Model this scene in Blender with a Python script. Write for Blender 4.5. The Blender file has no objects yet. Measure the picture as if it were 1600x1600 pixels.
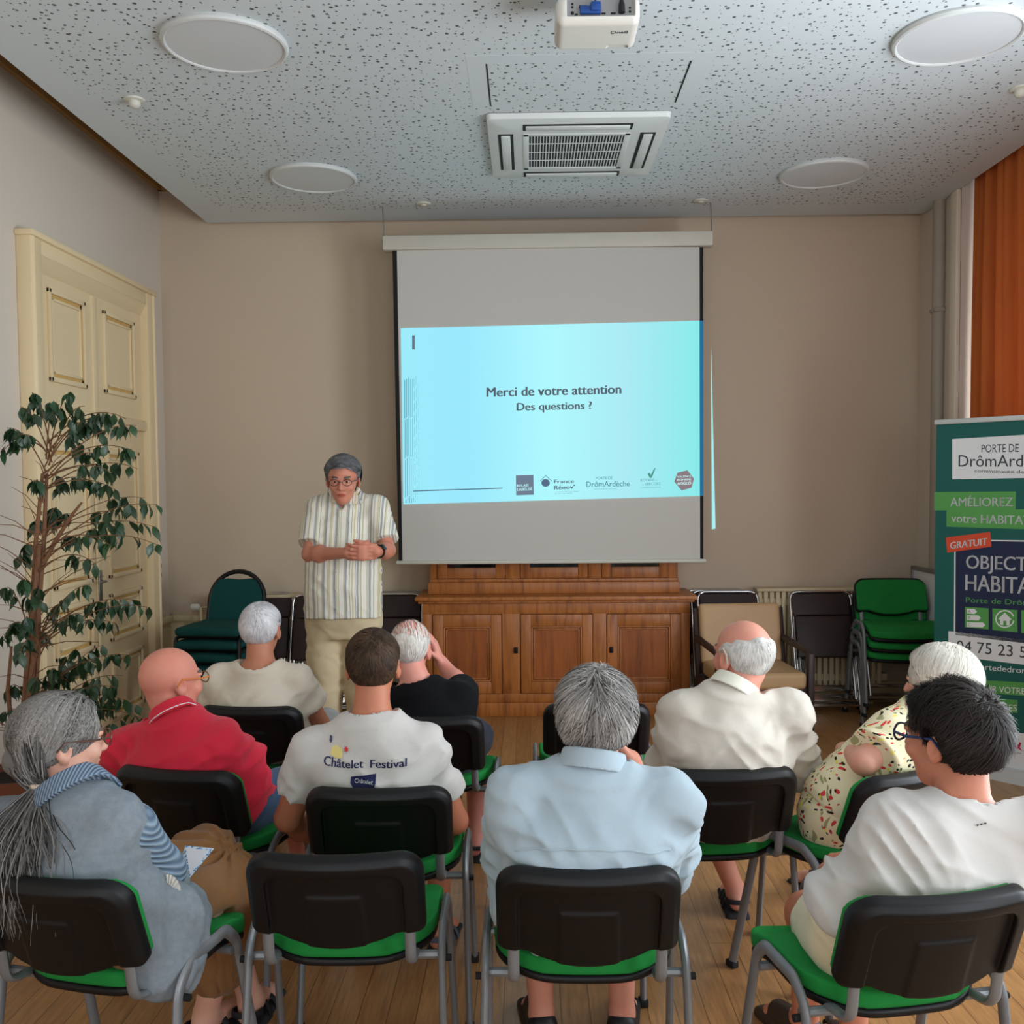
import bpy, bmesh, math, random, time
import numpy as np
from mathutils import Vector, Matrix
from mathutils.bvhtree import BVHTree
random.seed(7)
rng = np.random.default_rng(11)
SC = bpy.context.scene
COL = SC.collection
PI = math.pi

# ------------------------------------------------------------------ camera
CAM_H = 1.68
FOC = 1500.0
_y, _p, _r = math.radians(0.99), math.radians(2.6), math.radians(0.45)
FWD = np.array([-math.sin(_y)*math.cos(_p), math.cos(_y)*math.cos(_p), -math.sin(_p)])
_rt = np.cross(FWD, [0, 0, 1.0]); _rt /= np.linalg.norm(_rt)
_up = np.cross(_rt, FWD)
RGT = _rt*math.cos(_r) - _up*math.sin(_r)
UPV = _up*math.cos(_r) + _rt*math.sin(_r)
PXC, PYC = 800.6, 825.3
CAMP = np.array([0, 0, CAM_H])
def _ray(px, py): return FWD + RGT*((px-PXC)/FOC) + UPV*((PYC-py)/FOC)
def at(px, py, y):
    d = _ray(px, py); return CAMP + d*(y/d[1])
def atz(px, py, z):
    d = _ray(px, py); return CAMP + d*((z-CAM_H)/d[2])
def atx(px, py, x):
    d = _ray(px, py); return CAMP + d*(x/d[0])
cd = bpy.data.cameras.new('camera'); cam = bpy.data.objects.new('camera', cd); COL.objects.link(cam)
cd.sensor_width = 36; cd.lens = FOC/1600*36; cd.clip_start = 0.05
cd.shift_x = (800-PXC)/1600; cd.shift_y = (PYC-800)/1600
cam.matrix_world = Matrix(((RGT[0], UPV[0], -FWD[0], 0), (RGT[1], UPV[1], -FWD[1], 0), (RGT[2], UPV[2], -FWD[2], CAM_H), (0, 0, 0, 1)))
SC.camera = cam

# ------------------------------------------------------------------ light, world, exposure
SC.view_settings.view_transform = 'Standard'; SC.view_settings.look = 'None'
SC.view_settings.exposure = -0.14; SC.view_settings.gamma = 1.0; SC.view_settings.use_curve_mapping = False
W = bpy.data.worlds.new('world'); SC.world = W; W.use_nodes = True
W.node_tree.nodes['Background'].inputs[0].default_value = (0.62, 0.78, 1.0, 1)
W.node_tree.nodes['Background'].inputs[1].default_value = 0.6
def area(name, loc, target, sx, sy, power, col, spread=180):
    l = bpy.data.lights.new(name, 'AREA'); l.shape = 'RECTANGLE'; l.size = sx; l.size_y = sy
    l.energy = power; l.color = col; l.spread = math.radians(spread)
    o = bpy.data.objects.new(name, l); COL.objects.link(o); o.location = loc
    o.rotation_euler = (Vector(target)-Vector(loc)).to_track_quat('-Z', 'Y').to_euler()
    o.visible_camera = True
    return o
# daylight through the windows of the right wall (beside and behind the camera) and of the wall behind the camera
area('window_daylight', (3.15, 3.0, 1.95), (-3, 3.0, 3.6), 1.5, 2.6, 175, (0.86, 0.94, 1.0))
area('window_daylight', (3.15, 0.2, 1.95), (-3, 0.6, 3.6), 1.5, 2.6, 110, (0.86, 0.94, 1.0))
area('window_daylight', (-1.5, -2.95, 1.95), (-1.0, 4, 4.2), 1.5, 2.4, 62, (0.90, 0.95, 1.0))
area('window_daylight', (1.3, -2.95, 1.95), (0.8, 4, 4.2), 1.5, 2.4, 62, (0.90, 0.95, 1.0))
area('window_daylight', (3.35, 5.7, 1.95), (-3, 5.7, 2.2), 1.5, 2.6, 45, (1.0, 0.95, 0.88))
SC.cycles.use_denoising = True
SC.cycles.max_bounces = 6; SC.cycles.diffuse_bounces = 4; SC.cycles.glossy_bounces = 3; SC.cycles.transmission_bounces = 4
SC.cycles.caustics_reflective = False; SC.cycles.caustics_refractive = False

# ------------------------------------------------------------------ helpers
def lin(c):
    return tuple(((x/255)/12.92 if x/255 <= .04045 else ((x/255+.055)/1.055)**2.4) for x in c[:3])
class N:
    """small node-tree helper"""
    def __init__(s, name):
        s.m = bpy.data.materials.new(name); s.m.use_nodes = True; s.t = s.m.node_tree
        s.b = s.t.nodes['Principled BSDF']; s.co = None
    def add(s, typ, **kw):
        n = s.t.nodes.new(typ)
        for k, v in kw.items():
            if k in ('operation', 'blend_type', 'data_type', 'feature', 'wave_type', 'bands_direction', 'attribute_name', 'distance', 'color_ramp', 'wave_profile', 'clamp'): setattr(n, k, v)
            else: n.inputs[k.replace('_', ' ')].default_value = v
        return n
    def link(s, a, b): s.t.links.new(a, b)
    def coords(s, kind='Object', scale=(1, 1, 1), rot=(0, 0, 0), loc=(0, 0, 0)):
        if s.co is None: s.co = s.t.nodes.new('ShaderNodeTexCoord')
        mp = s.t.nodes.new('ShaderNodeMapping'); mp.inputs['Scale'].default_value = scale; mp.inputs['Rotation'].default_value = rot; mp.inputs['Location'].default_value = loc
        s.link(s.co.outputs[kind], mp.inputs['Vector']); return mp.outputs[0]
    def noise(s, vec, scale, detail=3, rough=.55):
        n = s.add('ShaderNodeTexNoise', Scale=scale, Detail=detail, Roughness=rough); s.link(vec, n.inputs['Vector']); return n.outputs['Fac']
    def ramp(s, fac, stops, interp='LINEAR'):
        r = s.t.nodes.new('ShaderNodeValToRGB'); r.color_ramp.interpolation = interp
        e = r.color_ramp.elements
        while len(e) < len(stops): e.new(0.5)
        for i, (p, c) in enumerate(stops):
            e[i].position = p; e[i].color = (*c, 1) if len(c) == 3 else c
        s.link(fac, r.inputs[0]); return r.outputs[0]
    def mix(s, fac, a, b, blend='MIX'):
        n = s.t.nodes.new('ShaderNodeMix'); n.data_type = 'RGBA'; n.blend_type = blend
        for i, v in ((0, fac), (6, a), (7, b)):
            if hasattr(v, 'is_linked') or isinstance(v, bpy.types.NodeSocket): s.link(v, n.inputs[i])
            else: n.inputs[i].default_value = v if i == 0 else ((*v, 1) if len(v) == 3 else v)
        return n.outputs[2]
    def math(s, op, a, b=0.0, c=None):
        n = s.t.nodes.new('ShaderNodeMath'); n.operation = op
        for i, v in enumerate((a, b, c)):
            if v is None: continue
            if isinstance(v, bpy.types.NodeSocket): s.link(v, n.inputs[i])
            else: n.inputs[i].default_value = v
        return n.outputs[0]
    def bump(s, h, strength=.2, dist=.01):
        n = s.add('ShaderNodeBump', Strength=strength); n.inputs['Distance'].default_value = dist
        s.link(h, n.inputs['Height']); s.link(n.outputs[0], s.b.inputs['Normal'])
    def color(s, c):
        if isinstance(c, bpy.types.NodeSocket): s.link(c, s.b.inputs['Base Color'])
        else: s.b.inputs['Base Color'].default_value = (*c, 1)
    def set(s, rough=None, metal=None, spec=None, **kw):
        if rough is not None: s.b.inputs['Roughness'].default_value = rough
        if metal is not None: s.b.inputs['Metallic'].default_value = metal
        if spec is not None: s.b.inputs['Specular IOR Level'].default_value = spec
        for k, v in kw.items(): s.b.inputs[k].default_value = v
        return s
def sc3(c, f): return tuple(min(1, x*f) for x in c)
def M(name, rgb, rough=.6, metal=0, spec=.4, var=0.06, vs=8, bump=0, bs=200, stretch=(1, 1, 1)):
    n = N(name); c = lin(rgb); v = n.coords(scale=stretch)
    n.color(n.mix(n.noise(v, vs), sc3(c, 1-var), sc3(c, 1+var)))
    if bump: n.bump(n.noise(v, bs, 2), bump, .003)
    return n.set(rough, metal, spec).m
def emit(name, rgb, strength=1):
    n = N(name); n.color((0, 0, 0)); n.set(.9, 0, 0)
    n.b.inputs['Emission Color'].default_value = (*lin(rgb), 1); n.b.inputs['Emission Strength'].default_value = strength
    return n.m

def rot_z(a): return np.array([[math.cos(a), -math.sin(a), 0], [math.sin(a), math.cos(a), 0], [0, 0, 1.0]])
def rot_x(a): return np.array([[1.0, 0, 0], [0, math.cos(a), -math.sin(a)], [0, math.sin(a), math.cos(a)]])
def rot_y(a): return np.array([[math.cos(a), 0, math.sin(a)], [0, 1.0, 0], [-math.sin(a), 0, math.cos(a)]])
def A(*v): return np.array(v, float)
def unit(v): v = np.asarray(v, float); return v/(np.linalg.norm(v)+1e-12)

def link_mesh(name, V, Fc, mat, parent=None, smooth=True, loc=None, angle=None):
    me = bpy.data.meshes.new(name); me.from_pydata([tuple(v) for v in V], [], [tuple(int(i) for i in f) for f in Fc]); me.update()
    for m in (mat if isinstance(mat, (list, tuple)) else [mat]): me.materials.append(m)
    if smooth:
        me.polygons.foreach_set('use_smooth', [True]*len(me.polygons))
        if angle: me.set_sharp_from_angle(angle=math.radians(angle))
    o = bpy.data.objects.new(name, me); COL.objects.link(o)
    if parent: o.parent = parent
    if loc is not None: o.location = loc
    return o
def quad_mesh_np(name, V, Q, mat, parent=None):
    me = bpy.data.meshes.new(name); n = len(Q)
    me.vertices.add(len(V)); me.vertices.foreach_set('co', np.ascontiguousarray(V, dtype=np.float32).ravel())
    me.loops.add(n*4); me.loops.foreach_set('vertex_index', np.ascontiguousarray(Q, dtype=np.int32).ravel())
    me.polygons.add(n); me.polygons.foreach_set('loop_start', np.arange(0, n*4, 4, dtype=np.int32)); me.polygons.foreach_set('loop_total', np.full(n, 4, dtype=np.int32))
    me.update(calc_edges=True); me.validate()
    me.polygons.foreach_set('use_smooth', np.ones(n, dtype=bool))
    for m in (mat if isinstance(mat, (list, tuple)) else [mat]): me.materials.append(m)
    o = bpy.data.objects.new(name, me); COL.objects.link(o)
    if parent: o.parent = parent
    return o

class MB:
    """collects shapes and links them as one mesh object"""
    def __init__(s): s.V = []; s.F = []
    def raw(s, V, Fc, R=None, t=None):
        b = len(s.V); V = np.asarray(V, float)
        if R is not None: V = V @ np.asarray(R).T
        if t is not None: V = V + np.asarray(t)
        s.V += list(V); s.F += [[i+b for i in f] for f in Fc]; return s
    def box(s, c, d, bev=0.0, R=None, seg=2):
        bm = bmesh.new(); bmesh.ops.create_cube(bm, size=1)
        for v in bm.verts: v.co = Vector((v.co.x*d[0], v.co.y*d[1], v.co.z*d[2]))
        if bev: bmesh.ops.bevel(bm, geom=bm.edges[:], offset=min(bev, min(d)*.45), segments=seg, affect='EDGES', profile=.5)
        bm.verts.index_update()
        V = [tuple(v.co) for v in bm.verts]; Fc = [[v.index for v in f.verts] for f in bm.faces]; bm.free()
        return s.raw(V, Fc, R, c)
    def b2(s, lo, hi, bev=0.0):
        lo = A(*lo); hi = A(*hi); return s.box((lo+hi)/2, hi-lo, bev)
    def prism(s, pts, y0, y1, plane='xz'):
        """extrude a 2D outline; plane xz extrudes along y, xy along z, yz along x"""
        n = len(pts)
        def mk(p, e): return {'xz': (p[0], e, p[1]), 'xy': (p[0], p[1], e), 'yz': (e, p[0], p[1])}[plane]
        V = [mk(p, y0) for p in pts]+[mk(p, y1) for p in pts]
        Fc = [list(range(n)), list(range(2*n-1, n-1, -1))]+[[i, i+n, (i+1) % n+n, (i+1) % n] for i in range(n)]
        return s.raw(V, Fc)
    def tube(s, pts, r, seg=10, ry=None, cap=True, up=None, closed=False):
        P = [A(*p) for p in pts]; n = len(P); rr = r if hasattr(r, '__len__') else [r]*n
        ry = ry if ry is not None else 1.0
        T = []
        for i in range(n):
            a = P[(i-1) % n] if (closed or i > 0) else P[i]; b = P[(i+1) % n] if (closed or i < n-1) else P[i]
            T.append(unit(b-a))
        u = A(*up) if up is not None else (A(0, 0, 1) if abs(T[0][2]) < .9 else A(1, 0, 0))
        V = []; 
        for i in range(n):
            u = u - T[i]*np.dot(u, T[i])
            if np.linalg.norm(u) < 1e-6: u = A(0, 1, 0)-T[i]*T[i][1]
            u = unit(u); w = np.cross(T[i], u)
            for k in range(seg):
                a = 2*PI*k/seg; V.append(P[i]+(u*math.cos(a)+w*math.sin(a)*ry)*rr[i])
        Fc = []
        for i in range(n if closed else n-1):
            j = (i+1) % n
            for k in range(seg): Fc.append([i*seg+k, i*seg+(k+1) % seg, j*seg+(k+1) % seg, j*seg+k])
        if cap and not closed: Fc += [list(range(seg))[::-1], [(n-1)*seg+k for k in range(seg)]]
        return s.raw(V, Fc)
    def lathe(s, prof, seg=32, c=(0, 0, 0), R=None):
        V = []; Fc = []; n = len(prof)
        for k in range(seg):
            a = 2*PI*k/seg
            for (r, z) in prof: V.append((r*math.cos(a), r*math.sin(a), z))
        for k in range(seg):
            j = (k+1) % seg
            for i in range(n-1): Fc.append([k*n+i, j*n+i, j*n+i+1, k*n+i+1])
        return s.raw(V, Fc, R, c)
    def ball(s, c, r, seg=16, R=None):
        rr = r if hasattr(r, '__len__') else (r, r, r)
        V = []; Fc = []; m = seg//2
        for i in range(m+1):
            th = PI*i/m
            for k in range(seg):
                a = 2*PI*k/seg; V.append((rr[0]*math.sin(th)*math.cos(a), rr[1]*math.sin(th)*math.sin(a), rr[2]*math.cos(th)))
        for i in range(m):
            for k in range(seg): Fc.append([i*seg+k, (i+1)*seg+k, (i+1)*seg+(k+1) % seg, i*seg+(k+1) % seg])
        return s.raw(V, Fc, R, c)
    def build(s, name, mat, parent=None, smooth=True, angle=40, loc=None):
        return link_mesh(name, s.V, s.F, mat, parent, smooth, loc, angle)

def fillet(pts, r, n=6):
    P = [A(*p) for p in pts]; out = [P[0]]
    for i in range(1, len(P)-1):
        a = unit(P[i-1]-P[i]); b = unit(P[i+1]-P[i]); ang = math.acos(max(-1, min(1, np.dot(a, b))))
        rr = r[i-1] if hasattr(r, '__len__') else r
        d = min(rr/math.tan(ang/2), .49*np.linalg.norm(P[i-1]-P[i]), .49*np.linalg.norm(P[i+1]-P[i]))
        p0 = P[i]+a*d; p1 = P[i]+b*d
        for k in range(n+1):
            t = k/n; out.append((1-t)**2*p0+2*t*(1-t)*P[i]+t*t*p1)
    out.append(P[-1]); return out
def rrect(w, h, r, n=6, cx=0, cy=0):
    out = []
    for (sx, sy, a0) in ((1, 1, 0), (-1, 1, 90), (-1, -1, 180), (1, -1, 270)):
        for k in range(n+1):
            a = math.radians(a0+90*k/n); out.append((cx+sx*(w/2-r)+r*math.cos(a), cy+sy*(h/2-r)+r*math.sin(a)))
    return out

def tag(o, label=None, cat=None, group=None, kind=None):
    if label: o['label'] = label
    if cat: o['category'] = cat
    if group: o['group'] = group
    if kind: o['kind'] = kind
    return o
def empty(name, loc=(0, 0, 0), rz=0, label=None, cat=None, group=None):
    o = bpy.data.objects.new(name, None); COL.objects.link(o); o.location = loc; o.rotation_euler = (0, 0, rz); o.empty_display_size = .1
    return tag(o, label, cat, group)
def copy_tree(o, parent=None):
    c = o.copy(); COL.objects.link(c)
    if parent: c.parent = parent
    for ch in list(o.children): copy_tree(ch, c)
    return c
def structure(mb, name, mat, parent=None, **kw):
    o = mb.build(name, mat, parent, **kw)
    if parent is None: o['kind'] = 'structure'
    return o

_tc = {}
def text_geo(body, size=1.0, bold=0.0, xs=1.0, align='LEFT', extrude=0.0, shear=0.0, space=1.0):
    """lettering as mesh vertices in the xy plane"""
    cu = bpy.data.curves.new('lettering', 'FONT'); cu.body = body; cu.size = 1; cu.align_x = align; cu.offset = bold; cu.resolution_u = 3
    cu.space_character = space; cu.extrude = extrude; cu.shear = shear
    ob = bpy.data.objects.new('lettering', cu); COL.objects.link(ob)
    bpy.context.view_layer.update()
    dg = bpy.context.evaluated_depsgraph_get(); me = bpy.data.meshes.new_from_object(ob.evaluated_get(dg))
    V = np.zeros(len(me.vertices)*3); me.vertices.foreach_get('co', V); V = V.reshape(-1, 3)
    Fc = [list(p.vertices) for p in me.polygons]
    bpy.data.objects.remove(ob); bpy.data.curves.remove(cu); bpy.data.meshes.remove(me)
    V = V*size; V[:, 0] *= xs
    return V, Fc
def fit_text(body, x0, x1, y, h, bold=0.0, **kw):
    """lettering stretched so it runs from x0 to x1, capital height h, baseline y (2D)"""
    V, Fc = text_geo(body, 1.0, 0.0 if bold > .004 else bold, **kw)
    if bold > .004:                                  # heavier weight: a second strike beside the first
        n_ = len(V); V = np.concatenate([V, V+A(bold*.9, 0, 0), V+A(bold*1.8, 0, 0)]); Fc = Fc+[[i+n_ for i in f] for f in Fc]+[[i+2*n_ for i in f] for f in Fc]
    a, b = V[:, 0].min(), V[:, 0].max()
    V[:, 0] = x0+(V[:, 0]-a)*(x1-x0)/(b-a); V[:, 1] = y+V[:, 1]*h/0.73
    return V, Fc

# ------------------------------------------------------------------ implicit surfaces (organic bodies, cloth, upholstery)
class Field:
    """smooth union / difference of simple implicit shapes, meshed with surface nets"""
    def __init__(s): s.ops = []; s.post = None
    def add(s, fn, c, R, k=.02, mode='u'): s.ops.append((fn, A(*c), R, k, mode)); return s
    def cone(s, a, b, r1, r2, k=.02, mode='u'):
        a = A(*a); b = A(*b); ab = b-a; L2 = max(ab@ab, 1e-9)
        def fn(p):
            q = p-a; t = np.clip(q@ab/L2, 0, 1); return np.linalg.norm(q-t[:, None]*ab, axis=1)-(r1+(r2-r1)*t)
        return s.add(fn, (a+b)/2, np.linalg.norm(ab)/2+max(r1, r2), k, mode)
    def ell(s, c, r, R=None, k=.02, mode='u'):
        c = A(*c); r = A(*r); Q = np.eye(3) if R is None else np.asarray(R)
        def fn(p):
            q = (p-c)@Q; k0 = np.linalg.norm(q/r, axis=1); k1 = np.linalg.norm(q/(r*r), axis=1)+1e-9
            return k0*(k0-1)/k1
        return s.add(fn, c, max(r), k, mode)
    def box(s, c, h, rad, R=None, k=.01, mode='u'):
        c = A(*c); h = A(*h); Q = np.eye(3) if R is None else np.asarray(R)
        def fn(p):
            q = np.abs((p-c)@Q)-(h-rad); return np.linalg.norm(np.maximum(q, 0), axis=1)+np.minimum(q.max(axis=1), 0)-rad
        return s.add(fn, c, np.linalg.norm(h), k, mode)
    def chain(s, pts, rads, k=.02):
        for i in range(len(pts)-1): s.cone(pts[i], pts[i+1], rads[i], rads[i+1], k)
        return s
    def ev(s, p, cull=None):
        d = np.full(len(p), 1e3); 
        for fn, c, R, k, mode in s.ops:
            if cull is not None and mode != 'i' and np.linalg.norm(cull[0]-c) > R+cull[1]+.12: continue
            b = fn(p)
            if mode == 'u':
                h = np.clip(.5+.5*(d-b)/k, 0, 1); d = d*(1-h)+b*h-k*h*(1-h) if k > 0 else np.minimum(d, b)
                d = np.where(d > 50, b, d)
            elif mode == 's':
                h = np.clip(.5-.5*(d+b)/k, 0, 1); d = d*(1-h)-b*h+k*h*(1-h)
            elif mode == 'i':
                h = np.clip(.5-.5*(d-b)/k, 0, 1); d = d*(1-h)+b*h+k*h*(1-h)
        if s.post is not None: d = s.post(p, d)
        return d
    def bounds(s):
        us = [o for o in s.ops if o[4] == 'u']
        return np.min([o[1]-o[2] for o in us], axis=0)-.03, np.max([o[1]+o[2] for o in us], axis=0)+.03
    def mesh(s, h=.006, lo=None, hi=None, smooth=2):
        l, u = s.bounds(); lo = l if lo is None else np.maximum(l, lo); hi = u if hi is None else np.minimum(u, hi)
        B = 12; nb = np.ceil((hi-lo)/h/B).astype(int)+1; n = nb*B
        vol = np.full(n, 1.0, np.float32)
        bi = np.stack(np.meshgrid(*[np.arange(k) for k in nb], indexing='ij'), -1).reshape(-1, 3)
        cen = lo+(bi*B+(B-1)/2)*h; rad = h*B*.5*math.sqrt(3)
        dc = s.ev(cen)
        g = np.stack(np.meshgrid(*[np.arange(B)]*3, indexing='ij'), -1).reshape(-1, 3)
        for q in range(len(bi)):
            if dc[q] > rad*1.9+.03: continue
            i, j, k = bi[q]*B
            if dc[q] < -rad*2.5-.05: vol[i:i+B, j:j+B, k:k+B] = -1; continue
            P = lo+(bi[q]*B+g)*h
            vol[i:i+B, j:j+B, k:k+B] = s.ev(P, (cen[q], rad)).reshape(B, B, B)
        return nets(vol, lo, h, smooth)
def nets(vol, lo, h, smooth=2):
    sg = vol < 0
    cnt = np.zeros(np.array(vol.shape)-1, np.int8)
    off = [(a, b, c) for a in (0, 1) for b in (0, 1) for c in (0, 1)]
    nx, ny, nz = cnt.shape
    for a, b, c in off: cnt += sg[a:a+nx, b:b+ny, c:c+nz]
    act = np.argwhere((cnt > 0) & (cnt < 8))
    if len(act) == 0: return np.zeros((0, 3)), np.zeros((0, 4), int)
    idx = np.full(cnt.shape, -1, np.int32); idx[act[:, 0], act[:, 1], act[:, 2]] = np.arange(len(act))
    cv = {o: vol[act[:, 0]+o[0], act[:, 1]+o[1], act[:, 2]+o[2]] for o in off}
    acc = np.zeros((len(act), 3)); num = np.zeros(len(act))
    for o in off:
        for ax in range(3):
            if o[ax] == 0:
                o2 = tuple(1 if i == ax else o[i] for i in range(3)); a = cv[o]; b = cv[o2]; m = (a < 0) != (b < 0)
                t = np.where(m, a/np.where(m, a-b, 1), 0); p = np.tile(A(*o), (len(act), 1)); p[:, ax] += t
                acc += p*m[:, None]; num += m
    V = lo+(act+acc/num[:, None])*h
    Q = []
    for ax in range(3):
        e = np.argwhere(np.take(sg, range(sg.shape[ax]-1), ax) != np.take(sg, range(1, sg.shape[ax]), ax))
        b, c = [(1, 2), (2, 0), (0, 1)][ax]
        e = e[(e[:, b] > 0) & (e[:, c] > 0) & (e[:, b] < cnt.shape[b]) & (e[:, c] < cnt.shape[c]) & (e[:, ax] < cnt.shape[ax])]
        def g(db, dc):
            q = e.copy(); q[:, b] -= db; q[:, c] -= dc; return idx[q[:, 0], q[:, 1], q[:, 2]]
        quad = np.stack([g(1, 1), g(0, 1), g(0, 0), g(1, 0)], 1)
        neg = sg[e[:, 0], e[:, 1], e[:, 2]]
        quad[~neg] = quad[~neg][:, ::-1]; Q.append(quad)
    Q = np.concatenate(Q); Q = Q[(Q >= 0).all(1)]
    for _ in range(smooth):
        S = np.zeros_like(V); c = np.zeros(len(V))
        for k in range(4):
            a = Q[:, k]; b = Q[:, (k+1) % 4]
            for x in range(3): S[:, x] += np.bincount(a, V[b, x], len(V))+np.bincount(b, V[a, x], len(V))
            c += np.bincount(a, minlength=len(V))+np.bincount(b, minlength=len(V))
        V = V*.5+.5*S/np.maximum(c, 1)[:, None]
    return V, Q
def field_obj(f, name, mat, parent=None, h=.006, origin=(0, 0, 0), smooth=2, lo=None, hi=None):
    V, Q = f.mesh(h, lo, hi, smooth)
    return quad_mesh_np(name, V-A(*origin), Q, mat, parent)
# ------------------------------------------------------------------ materials of the place
XL, XR, YB, YF, ZC, ZT = -2.81, 2.97, 7.40, -3.0, 3.675, 4.2
def mat_floor():
    n = N('oak_floor'); v = n.coords(rot=(0, 0, PI/2))
    b = n.add('ShaderNodeTexBrick', Scale=1.0); n.link(v, b.inputs['Vector'])
    b.inputs['Brick Width'].default_value = 1.15; b.inputs['Row Height'].default_value = .092; b.inputs['Mortar Size'].default_value = .0016
    b.inputs['Color1'].default_value = (*lin((178, 132, 84)), 1); b.inputs['Color2'].default_value = (*lin((164, 118, 73)), 1); b.inputs['Mortar'].default_value = (*lin((112, 78, 46)), 1)
    b.offset = .37; b.inputs['Bias'].default_value = 0
    g = n.noise(n.coords(scale=(14, 1.1, 1)), 5, 5, .6)
    c = n.mix(.8, b.outputs[0], n.ramp(g, [(.3, (.58, .54, .5)), (.7, (1.1, 1.08, 1.05))]), 'MULTIPLY')
    n.color(c); n.bump(b.outputs['Fac'], -.15, .002)
    return n.set(.33, 0, .5).m
def mat_ceiling():
    n = N('perforated_plaster'); v = n.coords()
    sx = n.t.nodes.new('ShaderNodeSeparateXYZ'); n.link(v, sx.inputs[0])
    def dots(scale, rmin, rmax, keep, off):
        vo = n.t.nodes.new('ShaderNodeTexVoronoi'); vo.voronoi_dimensions = '2D'; vo.inputs['Scale'].default_value = scale; vo.inputs['Randomness'].default_value = .85; n.link(n.coords(loc=(off, off*.7, 0), scale=(1, 1, 0)), vo.inputs['Vector'])
        cs = n.t.nodes.new('ShaderNodeSeparateColor'); n.link(vo.outputs['Color'], cs.inputs[0])
        r = n.math('MULTIPLY_ADD', cs.outputs[0], rmax-rmin, rmin)
        hit = n.math('LESS_THAN', vo.outputs['Distance'], n.math('MULTIPLY', r, 1.0))
        return n.math('MULTIPLY', hit, n.math('LESS_THAN', cs.outputs[1], keep))
    d = n.math('MAXIMUM', dots(15, .10, .135, .62, 0), n.math('MAXIMUM', dots(19, .08, .12, .6, 3.3), dots(24, .05, .08, .45, 7.7)))
    # plain margins along the edges of the boards
    def inside(s, lo, hi): return n.math('MULTIPLY', n.math('GREATER_THAN', s, lo), n.math('LESS_THAN', s, hi))
    m = n.math('MULTIPLY', inside(sx.outputs[0], -2.22, 2.8), inside(sx.outputs[1], -5, 7.03))
    d = n.math('MULTIPLY', d, m)
    n.color(n.mix(d, lin((207, 215, 219)), lin((92, 96, 98)))); n.set(.85, 0, .2)
    return n.m
m_floor = mat_floor(); m_ceil = mat_ceiling()
m_wall_b = M('beige_wall_tone', (200, 181, 159), .85, var=.025, vs=1.5, bump=.05, bs=60)  # back wall gets an even, browner tone than the other walls
m_wall_l = M('pale_wall_tone', (210, 198, 184), .85, var=.02, vs=1.5, bump=.05, bs=60)
m_cream = M('cream_gloss_paint', (228, 206, 166), .42, var=.02, vs=4, bump=.03, bs=40)
m_creamedge = M('ochre_moulding_paint', (205, 166, 100), .45, var=.03, vs=6)
m_white = M('white_plastic', (222, 222, 216), .4, var=.015)
m_offwhite = M('ivory_plastic', (205, 203, 190), .45, var=.015)
m_disc = M('opal_diffuser', (206, 210, 213), .5, var=.01)
m_black = M('black_cloth_edge', (16, 16, 18), .8)
m_dark = M('dark_gap', (20, 22, 22), .7)
m_cornice = M('brown_cornice', (172, 132, 80), .6, var=.1, vs=6)
m_metal = M('brushed_steel', (150, 150, 148), .35, .9, var=.03)
m_chrome = M('chrome_tube', (205, 205, 205), .16, 1.0, var=.01)

# ------------------------------------------------------------------ room shell
structure(MB().b2((XL-.3, YF-.2, -.1), (XR+.5, YB+.2, 0)), 'floor', m_floor, smooth=False)
mb = MB().b2((-2.415, YF, ZC), (2.96, 7.315, ZC+.028))
structure(mb, 'ceiling', m_ceil, smooth=False)
structure(MB().b2((XL-.3, YF-.2, ZT), (XR+.5, YB+.2, ZT+.1)), 'ceiling_old', m_wall_l, smooth=False)
structure(MB().b2((XL-.3, YB, 0), (XR+.5, YB+.15, ZT)), 'wall_back', m_wall_b, smooth=False)
structure(MB().b2((XL-.15, YF-.2, 0), (XL, YB, ZT)), 'wall_left', m_wall_l, smooth=False)
mb = MB()   # right wall with three tall window openings
wins = [(-.6, 1.0), (2.2, 3.8), (4.5, 6.70)]
ys = [YF-.2]
for a, b in wins: ys += [a, b]
ys.append(YB)
for i in range(0, len(ys), 2): mb.b2((XR, ys[i], 0), (XR+.3, ys[i+1], ZT))
for a, b in wins:
    mb.b2((XR, a, 3.45 if a < 4 else 4.0), (XR+.3, b, ZT)); mb.b2((XR, a, 0), (XR+.3, b, .5))
structure(mb, 'wall_right', m_wall_l, smooth=False)
mb = MB(); wf = [(-2.3, -.7), (.5, 2.1)]; xs = [XL-.15, wf[0][0], wf[0][1], wf[1][0], wf[1][1], XR+.3]
for i in range(0, 6, 2): mb.b2((xs[i], YF-.2, 0), (xs[i+1], YF, ZT))
for a, b in wf: mb.b2((a, YF-.2, 3.3), (b, YF, ZT)); mb.b2((a, YF-.2, 0), (b, YF, .6))
structure(mb, 'wall_front', m_wall_l, smooth=False)
def window(name, c, w, z0, z1, axis):
    mb = MB(); t = .06
    def bx(u0, u1, a, b):
        if axis == 'x': mb.b2((c[0]+u0, c[1]-.03, a), (c[0]+u1, c[1]+.03, b))
        else: mb.b2((c[0]-.03, c[1]+u0, a), (c[0]+.03, c[1]+u1, b))
    for u in (-w/2, -t/2, w/2-t): bx(u, u+t, z0, z1)
    for z in (z0, (z0+2*z1)/3, z1-t): bx(-w/2, w/2, z, z+t)
    o = mb.build(name, m_white, smooth=False); o['kind'] = 'structure'
for i, (a, b) in enumerate(wins): window('window_%d' % (i+1), (XR+.25, (a+b)/2), b-a, .5, 3.45 if a < 4 else 4.0, 'y')
for i, (a, b) in enumerate(wf): window('window_%d' % (i+4), ((a+b)/2, YF-.12), b-a, .6, 3.3, 'x')
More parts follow.
